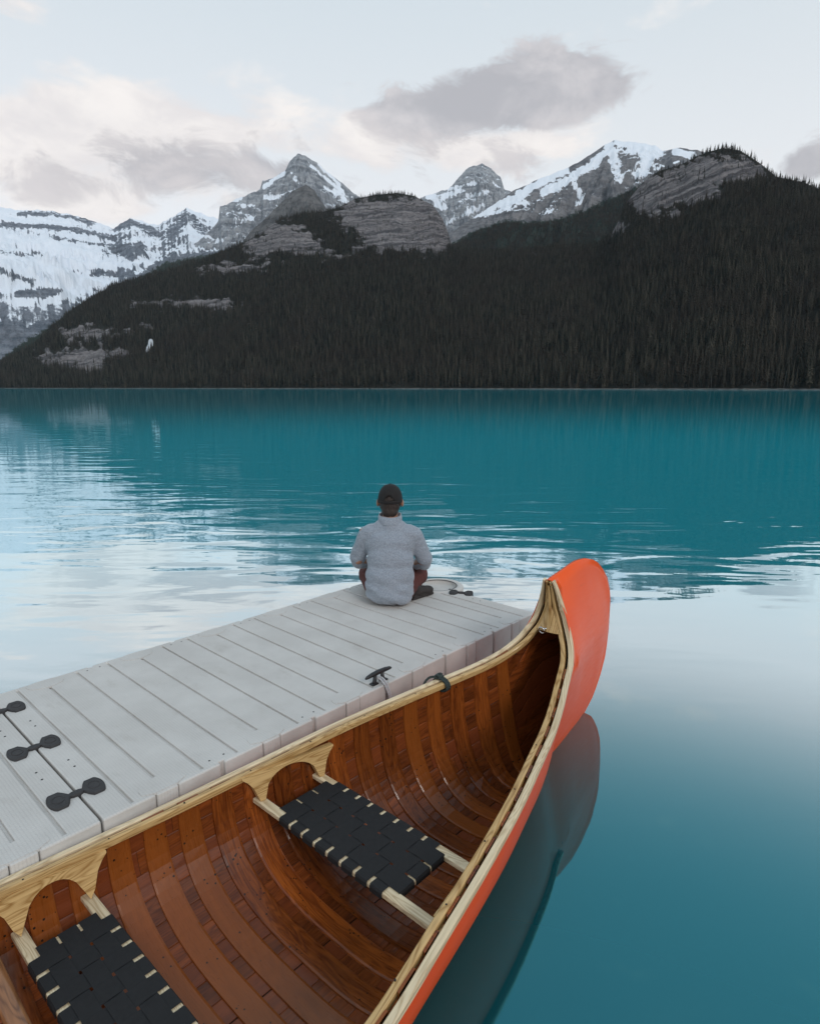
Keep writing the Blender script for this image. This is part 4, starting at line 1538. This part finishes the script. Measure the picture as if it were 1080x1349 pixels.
def dock_pt(u, v, z=0.0):
    return (D0[0] + u * math.cos(DT) - v * math.sin(DT), D0[1] + u * math.sin(DT) + v * math.cos(DT), ZD + z)


WD = 1.440
RIM = 0.030


def make_dock(u0, u1, label, npk):
    e = empty('dock_section', dock_pt(u0, 0, 0), DT)
    tag(e, label, 'dock', 'floating dock sections')
    Ln = u1 - u0
    box_part('float', (.003, .02, -.46), (Ln - .003, WD - .02, -.010), 'dock_plastic', e, .004, 2)
    # deck panels between the moulded grooves
    gpos = [0.0]
    for i in range(npk):
        cc_ = .254 + PS * i
        gpos += [cc_ - PS / 3, cc_, cc_ + PS / 3]
    gpos = [g for g in gpos if 0 <= g <= Ln] + [Ln]
    gpos[1], gpos[-2] = .120, Ln - .120
    GW = .0065
    for i in range(len(gpos) - 1):
        a = gpos[i] + (GW if i else .001)
        c_ = gpos[i + 1] - (GW if i < len(gpos) - 2 else .001)
        if c_ - a > .03:
            bm = bmesh.new()
            bm_box(bm, (a, RIM - .010, -.02), (c_, WD - RIM + .010, .0006), .0045, 2)
            obj_of('deck_panel', bm_mesh('deck_panel', bm, 'dock_plastic'), e)
    # side rims, notched between the coupling pockets
    for side in (0, 1):
        cuts = [0.0]
        for i in range(npk):
            cc_ = .254 + PS * i
            cuts += [cc_ - .046, cc_ + .046]
            if i < npk - 1:
                cuts.append(cc_ + PS / 2)
        cuts.append(Ln)
        for i in range(len(cuts) - 1):
            a, c_ = cuts[i], cuts[i + 1]
            ga = .0035 if i else 0
            is_pocket = (c_ - a) < .1
            notch_a = i > 0 and (cuts[i] - cuts[i - 1]) > .1 and (c_ - a) > .1
            notch_b = i < len(cuts) - 2 and (c_ - a) > .1 and (cuts[i + 2] - c_) > .1
            a2 = a + (.011 if notch_a else .0012 if is_pocket else (.0035 if i else 0))
            b2 = c_ - (.011 if notch_b else .0012 if is_pocket else (.0012 if i < len(cuts) - 2 else 0))
            y0, y1 = (0.0, RIM) if side == 0 else (WD - RIM, WD)
            if is_pocket:
                y0, y1 = (-.004, RIM) if side == 0 else (WD - RIM, WD + .004)
            bm = bmesh.new()
            bm_box(bm, (a2, y0, -.40), (b2, y1, 0), .0095 if not is_pocket else .006, 3)
            obj_of('rim', bm_mesh('rim', bm, 'dock_plastic', True), e)
        # rounded pocket lids
        for i in range(npk):
            cc_ = .254 + PS * i
            pr = []
            for w in np.linspace(0, math.pi, 17):
                pr.append((cc_ + .098 * math.cos(w) * (1 if abs(math.cos(w)) < .95 else .98), .030 + .088 * math.sin(w) ** .8))
            pr = [(cc_ + .047, .006)] + pr + [(cc_ - .047, .006)]
            if side:
                pr = [(x, WD - y) for x, y in pr]
            n = len(pr)
            V = [(x, y, .0030) for x, y in pr] + [(x, y, -.006) for x, y in pr]
            fc = [tuple(range(n)) if not side else tuple(range(n))[::-1]] + [(k, n + k, n + (k + 1) % n, (k + 1) % n) for k in range(n)]
            me = mesh_of('pocket_lid', V, fc, 'dock_plastic')
            bm = bmesh.new()
            bm.from_mesh(me)
            bmesh.ops.recalc_face_normals(bm, faces=bm.faces)
            top_e = [ed for ed in bm.edges if all(v.co.z > 0 for v in ed.verts)]
            bmesh.ops.bevel(bm, geom=top_e, offset=.0022, segments=2, affect='EDGES')
            bm.to_mesh(me)
            bm.free()
            obj_of('pocket_lid', me, e)
        # flat black discs paint the shade of paired drain holes near the notches
        for i in range(npk - 1):
            cc_ = .254 + PS * (i + .5)
            for dx_ in (-.035, .035):
                y = .055 if side == 0 else WD - .055
                obj_of('hole_shade_disc', scr_me, e, (cc_ + dx_, y, .0006)).scale = (1.5, 1.5, .6)
    # more black discs with hole shade as their colour, by the end joints
    for xe in (0.0, Ln):
        for k in range(2):
            for dx_ in (-.035, .035):
                obj_of('hole_shade_disc', scr_me, e, (xe + (.06 if xe == 0 else -.06), .235 + .49 * (k + .5) + dx_, .0012)).scale = (1.5, 1.5, .6)
    return e


dockA = make_dock(.004, 3.048, 'long pale grey plastic dock section on which the person sits', 6)
dockB = make_dock(-3.058, -.004, 'pale grey plastic dock section joined by black couplers at the thwart end of the canoe', 6)

# round socket at the outer end
RC = (3.075, .93)
V, UVs = [], []
prof = [(.205, -.20), (.205, -.012), (.196, -.002), (.180, .001), (.160, .001), (.152, -.004), (.147, -.034), (.001, -.034)]
for (r_, z) in prof:
    for k in range(40):
        a = 2 * math.pi * k / 40
        V.append((RC[0] - .006 + r_ * math.cos(a), RC[1] + r_ * math.sin(a), z + .0045))
so = mk('pile_socket', V, grid_faces(len(prof), 40, True), 'dock_plastic', dockA, True)
V, Fc = tube([(RC[0] - .006 + .149 * math.cos(a), RC[1] + .149 * math.sin(a), .001) for a in np.linspace(0, 2 * math.pi, 41)], .0025, 6, False)
mk('rim_shade_ring', V, Fc, 'coupler_rubber', so, True)  # added dark ring, stands in for the shadow inside the rim
for k in range(5):
    w = 2.2 + k * .8
    h_ = obj_of('hole_shade_disc', scr_me, so, (RC[0] - .006 + .085 * math.cos(w), RC[1] + .10 * math.sin(w), -.0285))  # flat disc, hole shade put into its colour
    h_.scale = (3.2, 3.2, 1)


def make_coupler(u, v, label, ang=0.0, sc=1.0):
    """rubber dog-bone: two round pads and a waist"""
    N = 64
    half_out = []
    pts = []
    for i in range(N):
        t = 2 * math.pi * i / N
        # polar-ish outline of a dog-bone along x
        x = math.cos(t)
        pts.append(t)
    xs = np.linspace(-1, 1, 33)
    L_ = .106

    def wid(x):
        ax = abs(x)
        pad = .056 * np.sqrt(np.clip(1 - ((ax - .64) / .36) ** 2, 0, 1))
        pad = np.minimum(pad * 1.25, .058)
        neck = .017
        s_ = sm(ax, .10, .42)
        return np.maximum(neck * (1 - s_), pad * s_ + neck * (1 - s_) * 0.9) if ax < .64 else pad
    tx1 = np.r_[-np.cos(np.linspace(0, np.pi / 2, 14)), np.cos(np.linspace(np.pi / 2, 0, 14))[1:]]
    ol = [(x * L_, float(wid(x))) for x in tx1] + [(x * L_, -float(wid(x))) for x in tx1[::-1][1:-1]]
    n = len(ol)
    V = []
    for (f, z) in ((1.0, -.03), (1.0, .004), (.975, .0085), (.90, .0105), (.84, .0095), (.80, .0105)):
        for (x, y) in ol:
            px = (abs(x) - .64 * L_) * f + .64 * L_ if abs(x) > .3 * L_ else abs(x)
            V.append((math.copysign(px, x) * sc, y * f * sc, z))
    fc = grid_faces(6, n, True)
    fc.append(tuple(range(5 * n, 6 * n)))
    me = mesh_of('dock_coupler', V, fc, 'coupler_rubber', False)
    o = obj_of('dock_coupler', me, None, dock_pt(u, v, .0015), (0, 0, DT + ang))
    tag(o, label, 'dock coupler', 'dock couplers')
    for sx in (-1, 1):
        rings = [( .64 * L_ * sx * sc + .022 * sc * math.cos(w), .026 * sc * math.sin(w), .0108) for w in np.linspace(0, 2 * math.pi, 21)]
        V2, F2_ = tube(rings, .0022, 5, False)
        mk('pad_ring', V2, F2_, 'coupler_rubber', o, True)
    return o


make_coupler(-.006, .235, 'black rubber dog-bone coupler on the dock joint, closest to the canoe rail')
make_coupler(-.006, .725, 'black rubber dog-bone coupler midway along the dock joint')
make_coupler(-.006, 1.205, 'black rubber dog-bone coupler on the dock joint, closest to the open water')
make_coupler(3.035, .665, 'black rubber coupler at the outer end of the dock beside the round socket', R(-60), .9)

# ---------------------------------------------------------------- cleat and ropes
m_, nt, b = new_mat('black_iron')
tc = nt.node('ShaderNodeTexCoord').outputs['Object']
setp(nt, b, Base_Color=(0.016, 0.017, 0.019), Roughness=nt.lin(nt.noise(tc, 60.0, 3), .3, .7, .35, .6))


def rope_mat(name, a, c_):
    m, nt, b = new_mat(name)
    uv = nt.node('ShaderNodeTexCoord').outputs['UV']
    ux, uy, uz = nt.sep(uv)
    tw = nt.math('SINE', nt.math('ADD', nt.math('MULTIPLY', ux, 700.0), nt.math('MULTIPLY', uy, 900.0)))
    setp(nt, b, Base_Color=nt.mix(nt.lin(tw, -1, 1), a, c_), Roughness=0.85)
    nt.l.new(nt.bump(tw, 0.8, 0.0015), b.inputs['Normal'])


rope_mat('white_rope', (0.42, 0.43, 0.45), (0.70, 0.71, 0.72))
rope_mat('green_rope', (0.020, 0.030, 0.028), (0.055, 0.075, 0.070))
CU, CV = 1.505, .045
cl = empty('dock_cleat', dock_pt(CU, CV, .001), DT)
cl.scale = (.86, .86, .86)
tag(cl, 'black horn cleat with white rope at the edge of the dock', 'cleat')
hp = [(-.115, 0, .062), (-.10, 0, .066), (-.06, 0, .070), (0, 0, .072), (.06, 0, .070), (.10, 0, .066), (.115, 0, .062)]
V, Fc = tube(hp, [.006, .011, .0145, .016, .0145, .011, .006], 12)
mk('horn', V, Fc, 'black_iron', cl, True)
for sx in (-1, 1):
    V, Fc = tube([(sx * .040, 0, 0), (sx * .036, 0, .02), (sx * .030, 0, .066)], [.019, .013, .012], 10)
    mk('leg', V, Fc, 'black_iron', cl, True)
    box_part('foot', (sx * .042 - .026, -.020, 0), (sx * .042 + .026, .020, .010), 'black_iron', cl, .004)
rp_ = []
for q in (-1, 1):
    rp_.append([dock_pt(CU - .012 + q * .010, CV + .015, .028), dock_pt(CU + q * .009, CV - .01, .030), dock_pt(CU + .004 + q * .008, CV - .045, .012),
                dock_pt(CU + .012 + q * .006, CV - .062, -.03), dock_pt(CU + .022 + q * .004, CV - .070, -.085), dock_pt(CU + .03, CV - .072, -.16), dock_pt(CU + .035, CV - .075, -.24)])
pth = rp_[0][::-1] + [dock_pt(CU - .012, CV + .035, .027)] + rp_[1]
pth = catmull(pth, 70)
V, Fc, UVs = tube([tuple(p) for p in pth], .0058, 8, True, True)
o = mk('mooring_rope', V, Fc, 'white_rope', None, True, UVs)
tag(o, 'white rope looped round the cleat and hanging down the dock side', 'rope')

# dark green line knotted round the rail
kx = -.47
gb = float(np.interp(kx, GUN[:11, 0], GUN[:11, 1]))
gz = float(np.interp(kx, GUN[:11, 0], GUN[:11, 2]))


def can_pt(x, y, z):
    X = x + XO
    return (cx_ + X * math.cos(TH) - y * math.sin(TH), cy_ + X * math.sin(TH) + y * math.cos(TH), z)


loop = []
for k in range(3):
    for w in np.linspace(0, 2 * math.pi, 18)[:-1]:
        loop.append(can_pt(kx + .010 * k + .004 * math.cos(w) - .01, gb - .038 + .048 * math.cos(w), gz - .020 + .032 * math.sin(w)))
V, Fc, UVs = tube(loop, .0062, 8, True, True)
kn = []
for w in np.linspace(0, 4 * math.pi, 40):
    kn.append(can_pt(kx + .004 + .016 * math.cos(w * 1.5), gb - .018 + .014 * math.sin(w), gz + .016 + .008 * math.cos(w)))
tail = [can_pt(kx - .010, gb - .005, gz + .014), can_pt(kx - .03, gb + .012, gz + .012), can_pt(kx - .055, gb + .026, gz - .01), can_pt(kx - .075, gb + .03, gz - .06), can_pt(kx - .08, gb + .028, gz - .14)]
allp = [tuple(p) for p in loop] + kn + [tuple(p) for p in catmull(tail, 16)]
V, Fc, UVs = tube(allp, .0062, 8, True, True)
o = mk('tie_rope', V, Fc, 'green_rope', None, True, UVs)
tag(o, 'dark green cord knotted round the canoe rail next to the dock', 'rope')

# ================================================================= person
m_, nt, b = new_mat('grey_fleece')
tc = nt.node('ShaderNodeTexCoord').outputs['Object']
f_ = nt.noise(tc, 130.0, 3, .7)
g_ = nt.noise(tc, 420.0, 2, .7)
l_ = nt.noise(tc, 9.0, 3)
c = nt.mix(nt.sstep(nt.math('ADD', nt.math('MULTIPLY', f_, .65), nt.math('MULTIPLY', g_, .35)), .40, .62), (0.20, 0.23, 0.275), (0.35, 0.395, 0.455))
c = nt.mix(nt.math('MULTIPLY', l_, .5), c, (0.28, 0.305, 0.34))
setp(nt, b, Base_Color=c, Roughness=0.95)
b.inputs['Specular IOR Level'].default_value = 0.1
b.inputs['Sheen Weight'].default_value = 0.3
fold = nt.noise(nt.vmath('MULTIPLY', tc, (1.0, 1.0, 2.2)), 7.0, 3, .5, 1.2)
bn1 = nt.bump(fold, 0.45, 0.035)
nt.l.new(nt.bump(f_, 0.5, 0.002, bn1), b.inputs['Normal'])


def plain(name, col, rough=.8, bump=None, var=.25, scale=30.0):
    m, nt, b = new_mat(name)
    tc = nt.node('ShaderNodeTexCoord').outputs['Object']
    n_ = nt.noise(tc, scale, 4, .6)
    c = nt.mix(n_, tuple(v * (1 - var) for v in col), tuple(min(1, v * (1 + var)) for v in col))
    setp(nt, b, Base_Color=c, Roughness=rough)
    if bump:
        nt.l.new(nt.bump(n_, .6, bump), b.inputs['Normal'])
    return m


plain('skin', (0.33, 0.175, 0.115), .55, .001, .12)
plain('hair', (0.022, 0.012, 0.008), .6, .006, .5, 140.0)
plain('cap_cloth', (0.009, 0.0075, 0.0075), .85, .0012, .3, 220.0)
plain('maroon_trousers', (0.085, 0.022, 0.018), .9, .004, .35, 40.0)
plain('dark_shoe', (0.022, 0.016, 0.014), .7, .001, .3, 60.0)
plain('collar_shade', (0.10, 0.11, 0.13), .95, .002, .3, 200.0)


def capsule(bm, a, b_, r0, r1, n=14):
    a, b_ = Vector(a), Vector(b_)
    ax = (b_ - a)
    L_ = ax.length
    q = ax.to_track_quat('Z', 'Y')
    rows = []
    for k in range(6):
        w = math.pi / 2 * k / 5
        rows.append((-r0 * math.cos(w), max(r0 * math.sin(w), 1e-4)))
    for k in range(6):
        w = math.pi / 2 * k / 5
        rows.append((L_ + r1 * math.sin(w), max(r1 * math.cos(w), 1e-4)))
    vs = []
    for z, r_ in rows:
        for k in range(n):
            t = 2 * math.pi * k / n
            vs.append(bm.verts.new(a + q @ Vector((r_ * math.cos(t), r_ * math.sin(t), z))))
    for i in range(len(rows) - 1):
        for k in range(n):
            bm.faces.new((vs[i * n + k], vs[i * n + (k + 1) % n], vs[(i + 1) * n + (k + 1) % n], vs[(i + 1) * n + k]))
    bm.faces.new(vs[:n][::-1])
    bm.faces.new(vs[-n:])


def ell(bm, c, r, rot=(0, 0, 0)):
    M = Matrix.Translation(Vector(c)) @ (Matrix.Rotation(rot[2], 4, 'Z') @ Matrix.Rotation(rot[1], 4, 'Y') @ Matrix.Rotation(rot[0], 4, 'X')) @ Matrix.Diagonal(Vector((*r, 1)))
    bmesh.ops.create_uvsphere(bm, u_segments=20, v_segments=14, radius=1.0, matrix=M)


def blend(name, bm, mat, parent, voxel, smooth_n=4, disp=None):
    """one continuous surface from overlapping volumes"""
    me = bpy.data.meshes.new(name)
    bm.to_mesh(me)
    bm.free()
    o = bpy.data.objects.new(name, me)
    COL.objects.link(o)
    rm = o.modifiers.new('r', 'REMESH')
    rm.mode = 'VOXEL'
    rm.voxel_size = voxel
    sm_ = o.modifiers.new('s', 'SMOOTH')
    sm_.factor = .5
    sm_.iterations = smooth_n
    dg = bpy.context.evaluated_depsgraph_get()
    m2 = bpy.data.meshes.new_from_object(o.evaluated_get(dg))
    o.modifiers.clear()
    o.data = m2
    m2.name = name
    m2.materials.clear()
    m2.materials.append(MATS[mat])
    m2.polygons.foreach_set('use_smooth', [True] * len(m2.polygons))
    if disp is not None:
        n = len(m2.vertices)
        co = np.empty(n * 3, np.float32)
        m2.vertices.foreach_get('co', co)
        co = co.reshape(-1, 3).astype(float)
        no_ = np.empty(n * 3, np.float32)
        m2.vertices.foreach_get('normal', no_)
        no_ = no_.reshape(-1, 3)
        co = co + no_ * disp(co)[:, None]
        m2.vertices.foreach_set('co', co.astype(np.float32).ravel())
        m2.update()
    o.parent = parent
    return o


per = empty('person', (-0.150, 4.60, ZD), R(-3))
tag(per, 'person in grey fleece and dark cap sitting cross-legged on the dock', 'person')
# body
bm = bmesh.new()
ell(bm, (0, .06, .775), (.076, .092, .108))
ell(bm, (0, .085, .735), (.060, .070, .070))
ell(bm, (0, .155, .755), (.013, .020, .024))
for sx in (-1, 1):
    ell(bm, (sx * .090, .045, .758), (.012, .022, .032), (0, 0, sx * .3))
    ell(bm, (sx * .030, .142, .785), (.014, .010, .008))
capsule(bm, (0, .015, .57), (0, .045, .72), .062, .056)
capsule(bm, (0, 0, .14), (0, .03, .43), .115, .10)
capsule(bm, (-.15, .035, .52), (.15, .035, .52), .048, .048)
for sx in (-1, 1):
    capsule(bm, (sx * .19, .03, .53), (sx * .250, .07, .31), .046, .038)
    capsule(bm, (sx * .250, .07, .31), (sx * .14, .29, .20), .037, .027)
    ell(bm, (sx * .115, .335, .185), (.040, .048, .016), (0, 0, sx * .5))
    base_ = Vector((sx * .105, .365, .185))
    for k, (fa, ln_) in enumerate(((.55, .072), (.25, .082), (-.05, .078), (-.35, .062))):
        dirv = Vector((-sx * math.sin(fa + .5), math.cos(fa + .5), -.15)).normalized()
        p0 = base_ + Vector((sx * (.022 - .016 * k) * -1, .0 - .004 * k, 0))
        p1 = p0 + dirv * ln_ * .55
        p2 = p1 + (dirv + Vector((0, 0, -.6))).normalized() * ln_ * .5
        capsule(bm, p0, p1, .0095, .0085, 8)
        capsule(bm, p1, p2, .0085, .0070, 8)
    t0 = Vector((sx * .09, .315, .190))
    t1_ = t0 + Vector((-sx * .035, .018, .004))
    capsule(bm, t0, t1_, .011, .010, 8)
    capsule(bm, t1_, t1_ + Vector((-sx * .012, .028, -.006)), .0095, .008, 8)
    capsule(bm, (sx * .09, .02, .11), (sx * .210, .295, .125), .066, .052)
    capsule(bm, (sx * .210, .295, .115), (-sx * .03, .36 + .05 * sx, .075), .050, .036)
blend('body', bm, 'skin', per, .0075, 3)


# sweater
def folds(co):
    d = .006 * fbm(co[:, 0] * 5 + co[:, 2] * 6, co[:, 2] * 8 - co[:, 1] * 6, 3, 200)
    low = sm(.34 - co[:, 2], 0, .25)
    d = d + .017 * low * fbm(co[:, 0] * 7, co[:, 2] * 16 + co[:, 0] * 8, 2, 210)
    diag = co[:, 2] * 14 + co[:, 0] * 18
    d = d + .010 * np.sin(diag + 2 * fbm(co[:, 0] * 5, co[:, 2] * 5, 2, 220)) * sm(co[:, 0], -.02, .12) * sm(.48 - co[:, 2], 0, .15) * (co[:, 1] < .05)
    d = d + .0006 * fbm(co[:, 0] * 40, co[:, 2] * 40 + co[:, 1] * 30, 2, 230)
    return d


bm = bmesh.new()
ell(bm, (0, -.028, .085), (.188, .150, .085))
ell(bm, (0, -.025, .135), (.192, .150, .125))
ell(bm, (0, -.030, .22), (.185, .135, .14))
ell(bm, (0, -.012, .34), (.174, .128, .16))
ell(bm, (0, .010, .46), (.192, .118, .13))
capsule(bm, (-.135, .025, .525), (.135, .025, .525), .078, .078)
capsule(bm, (-.06, .020, .575), (.06, .020, .575), .066, .066)
capsule(bm, (0, .018, .57), (0, .034, .618), .082, .074)
for sx in (-1, 1):
    capsule(bm, (sx * .172, .03, .515), (sx * .256, .085, .330), .070, .060)
    capsule(bm, (sx * .256, .085, .330), (sx * .252, .135, .275), .060, .060)
    capsule(bm, (sx * .248, .12, .28), (sx * .20, .20, .25), .056, .048)
blend('sweater', bm, 'grey_fleece', per, .009, 6, folds)
# stand collar
V = []
for (r_, z, t) in ((.086, .618, 0), (.085, .652, .003), (.081, .672, .008), (.073, .672, .010), (.069, .625, .006)):
    for k in range(28):
        a = 2 * math.pi * k / 28
        V.append((r_ * 1.05 * math.cos(a), .030 + t + r_ * math.sin(a), z + .012 * math.sin(a)))
mk('collar', V, grid_faces(5, 28, True), 'grey_fleece', per, True)
V, Fc = tube([(.066 * math.cos(a), .036 + .064 * math.sin(a), .598 + .010 * math.sin(a)) for a in np.linspace(math.pi * 1.02, math.pi * 1.98, 20)], .0055, 6)
# trousers
bm = bmesh.new()
ell(bm, (0, -.015, .075), (.180, .130, .075))
for sx in (-1, 1):
    capsule(bm, (sx * .10, .01, .10), (sx * .212, .29, .135), .088, .068)
    capsule(bm, (sx * .212, .29, .120), (sx * .02, .36 + .05 * sx, .080), .066, .050)


def tfold(co):
    return .004 * fbm(co[:, 0] * 22, co[:, 1] * 22 + co[:, 2] * 10, 3, 240)


blend('trousers', bm, 'maroon_trousers', per, .010, 4, tfold)
# shoes
for sx, loc_, rz_ in ((1, (.215, .130, .048), .75), (-1, (-.12, .40, .048), -1.1)):
    bm = bmesh.new()
    ell(bm, (0, 0, 0), (.048, .095, .042))
    ell(bm, (0, .075, -.008), (.050, .070, .034))
    ell(bm, (0, -.05, .035), (.042, .050, .040))
    bm_box(bm, (-.045, -.11, -.046), (.045, .13, -.026), .012, 2)
    s_ = blend('shoe', bm, 'dark_shoe', per, .008, 3)
    s_.location = loc_
    s_.rotation_euler = (0, 0, -rz_)
# hair under the cap
bm = bmesh.new()
ell(bm, (0, .038, .745), (.079, .080, .072))
ell(bm, (0, .008, .705), (.062, .050, .055))
ell(bm, (0, .035, .790), (.083, .080, .060))


def hairy(co):
    return .006 * fbm(co[:, 0] * 60, co[:, 2] * 24 + co[:, 1] * 40, 3, 250)


blend('hair', bm, 'hair', per, .006, 2, hairy)
# cap: dome, back strap with opening, peak to the front
cap = empty('cap', (0, 0, 0))
cap.parent = per
V, Fc = [], []
NR_, NSG = 12, 36
for i in range(NR_ + 1):
    f = i / NR_
    w = math.pi / 2 * f
    for k in range(NSG):
        a = 2 * math.pi * k / NSG
        rr_ = math.sin(w) ** .85
        seam = 1 - .012 * (abs(math.sin(3 * a)) < .12)
        V.append((.0915 * rr_ * math.cos(a) * seam, .052 + .104 * rr_ * math.sin(a) * seam, .772 + .126 * math.cos(w) ** .9))
skip = []
for i in range(NR_):
    for k in range(NSG):
        a = 2 * math.pi * (k + .5) / NSG
        z = .772 + .126 * math.cos(math.pi / 2 * (i + .5) / NR_) ** .9
        if abs(a - 1.5 * math.pi) < .42 and z < .818 and ((a - 1.5 * math.pi) / .45) ** 2 + ((z - .780) / .040) ** 2 < 1:
            continue
        Fc.append((i * NSG + k, i * NSG + (k + 1) % NSG, (i + 1) * NSG + (k + 1) % NSG, (i + 1) * NSG + k))
dome = mk('crown', V, [f[::-1] for f in Fc], 'cap_cloth', cap, True)
smod = dome.modifiers.new('t', 'SOLIDIFY')
smod.thickness = .003
V = []
for a in np.linspace(0, 2 * math.pi, 41)[:-1]:
    for (dr, z) in ((.0005, .766), (.0035, .767), (.0035, .785), (.0005, .786)):
        V.append(((.0915 + dr) * math.cos(a), .052 + (.104 + dr) * math.sin(a), z))
fc = grid_faces(40, 4, True) + [(39 * 4 + j, 39 * 4 + (j + 1) % 4, (j + 1) % 4, j) for j in range(4)]
mk('band', V, [f[::-1] for f in fc], 'cap_cloth', cap, True)
V = []
for r_ in (0, .25, .5, .75, 1):
    for a in np.linspace(.18 * math.pi, .82 * math.pi, 15):
        V.append(((.092 + .0 * r_) * math.cos(a) * (1 - .08 * r_), .052 + .104 * math.sin(a) + .065 * r_ * math.sin(a) ** 1.2, .772 - .012 * r_ - .016 * abs(math.cos(a)) ** 2 * r_))
pk = mk('peak', V, grid_faces(5, 15), 'cap_cloth', cap, True)
smod = pk.modifiers.new('t', 'SOLIDIFY')
smod.thickness = .004
bm = bmesh.new()
bmesh.ops.create_uvsphere(bm, u_segments=10, v_segments=6, radius=.007, matrix=Matrix.Translation((0, .052, .899)) @ Matrix.Diagonal((1, 1, .6, 1)))
obj_of('button', bm_mesh('button', bm, 'cap_cloth', True), cap)

# ---------------------------------------------------------------- thin valley haze
m = bpy.data.materials.new('haze')
m.use_nodes = True
hn = NT(m.node_tree)
hn.n.clear()
ho = hn.node('ShaderNodeOutputMaterial')
pv = hn.node('ShaderNodeVolumePrincipled')
pv.inputs['Color'].default_value = (0.90, 0.93, 1.0, 1)
pv.inputs['Density'].default_value = 1.5e-5
pv.inputs['Anisotropy'].default_value = 0.1
hn.l.new(pv.outputs[0], ho.inputs['Volume'])
MATS['haze'] = m
z1 = 20 + max(max(v.co.z for v in o_.data.vertices) for o_ in bpy.data.objects if o_.name.startswith(('mountain', 'forest_slope')))
x0, x1, y0, y1, z0 = -9000, 9000, -9000, 9000, -42
V = [(x, y, z) for x in (x0, x1) for y in (y0, y1) for z in (z0, z1)]
o = mk('haze', V, [(0, 1, 3, 2), (4, 6, 7, 5), (0, 4, 5, 1), (2, 3, 7, 6), (0, 2, 6, 4), (1, 5, 7, 3)], 'haze')
tag(o, 'thin blue evening haze filling the valley air', 'haze', kind='stuff')
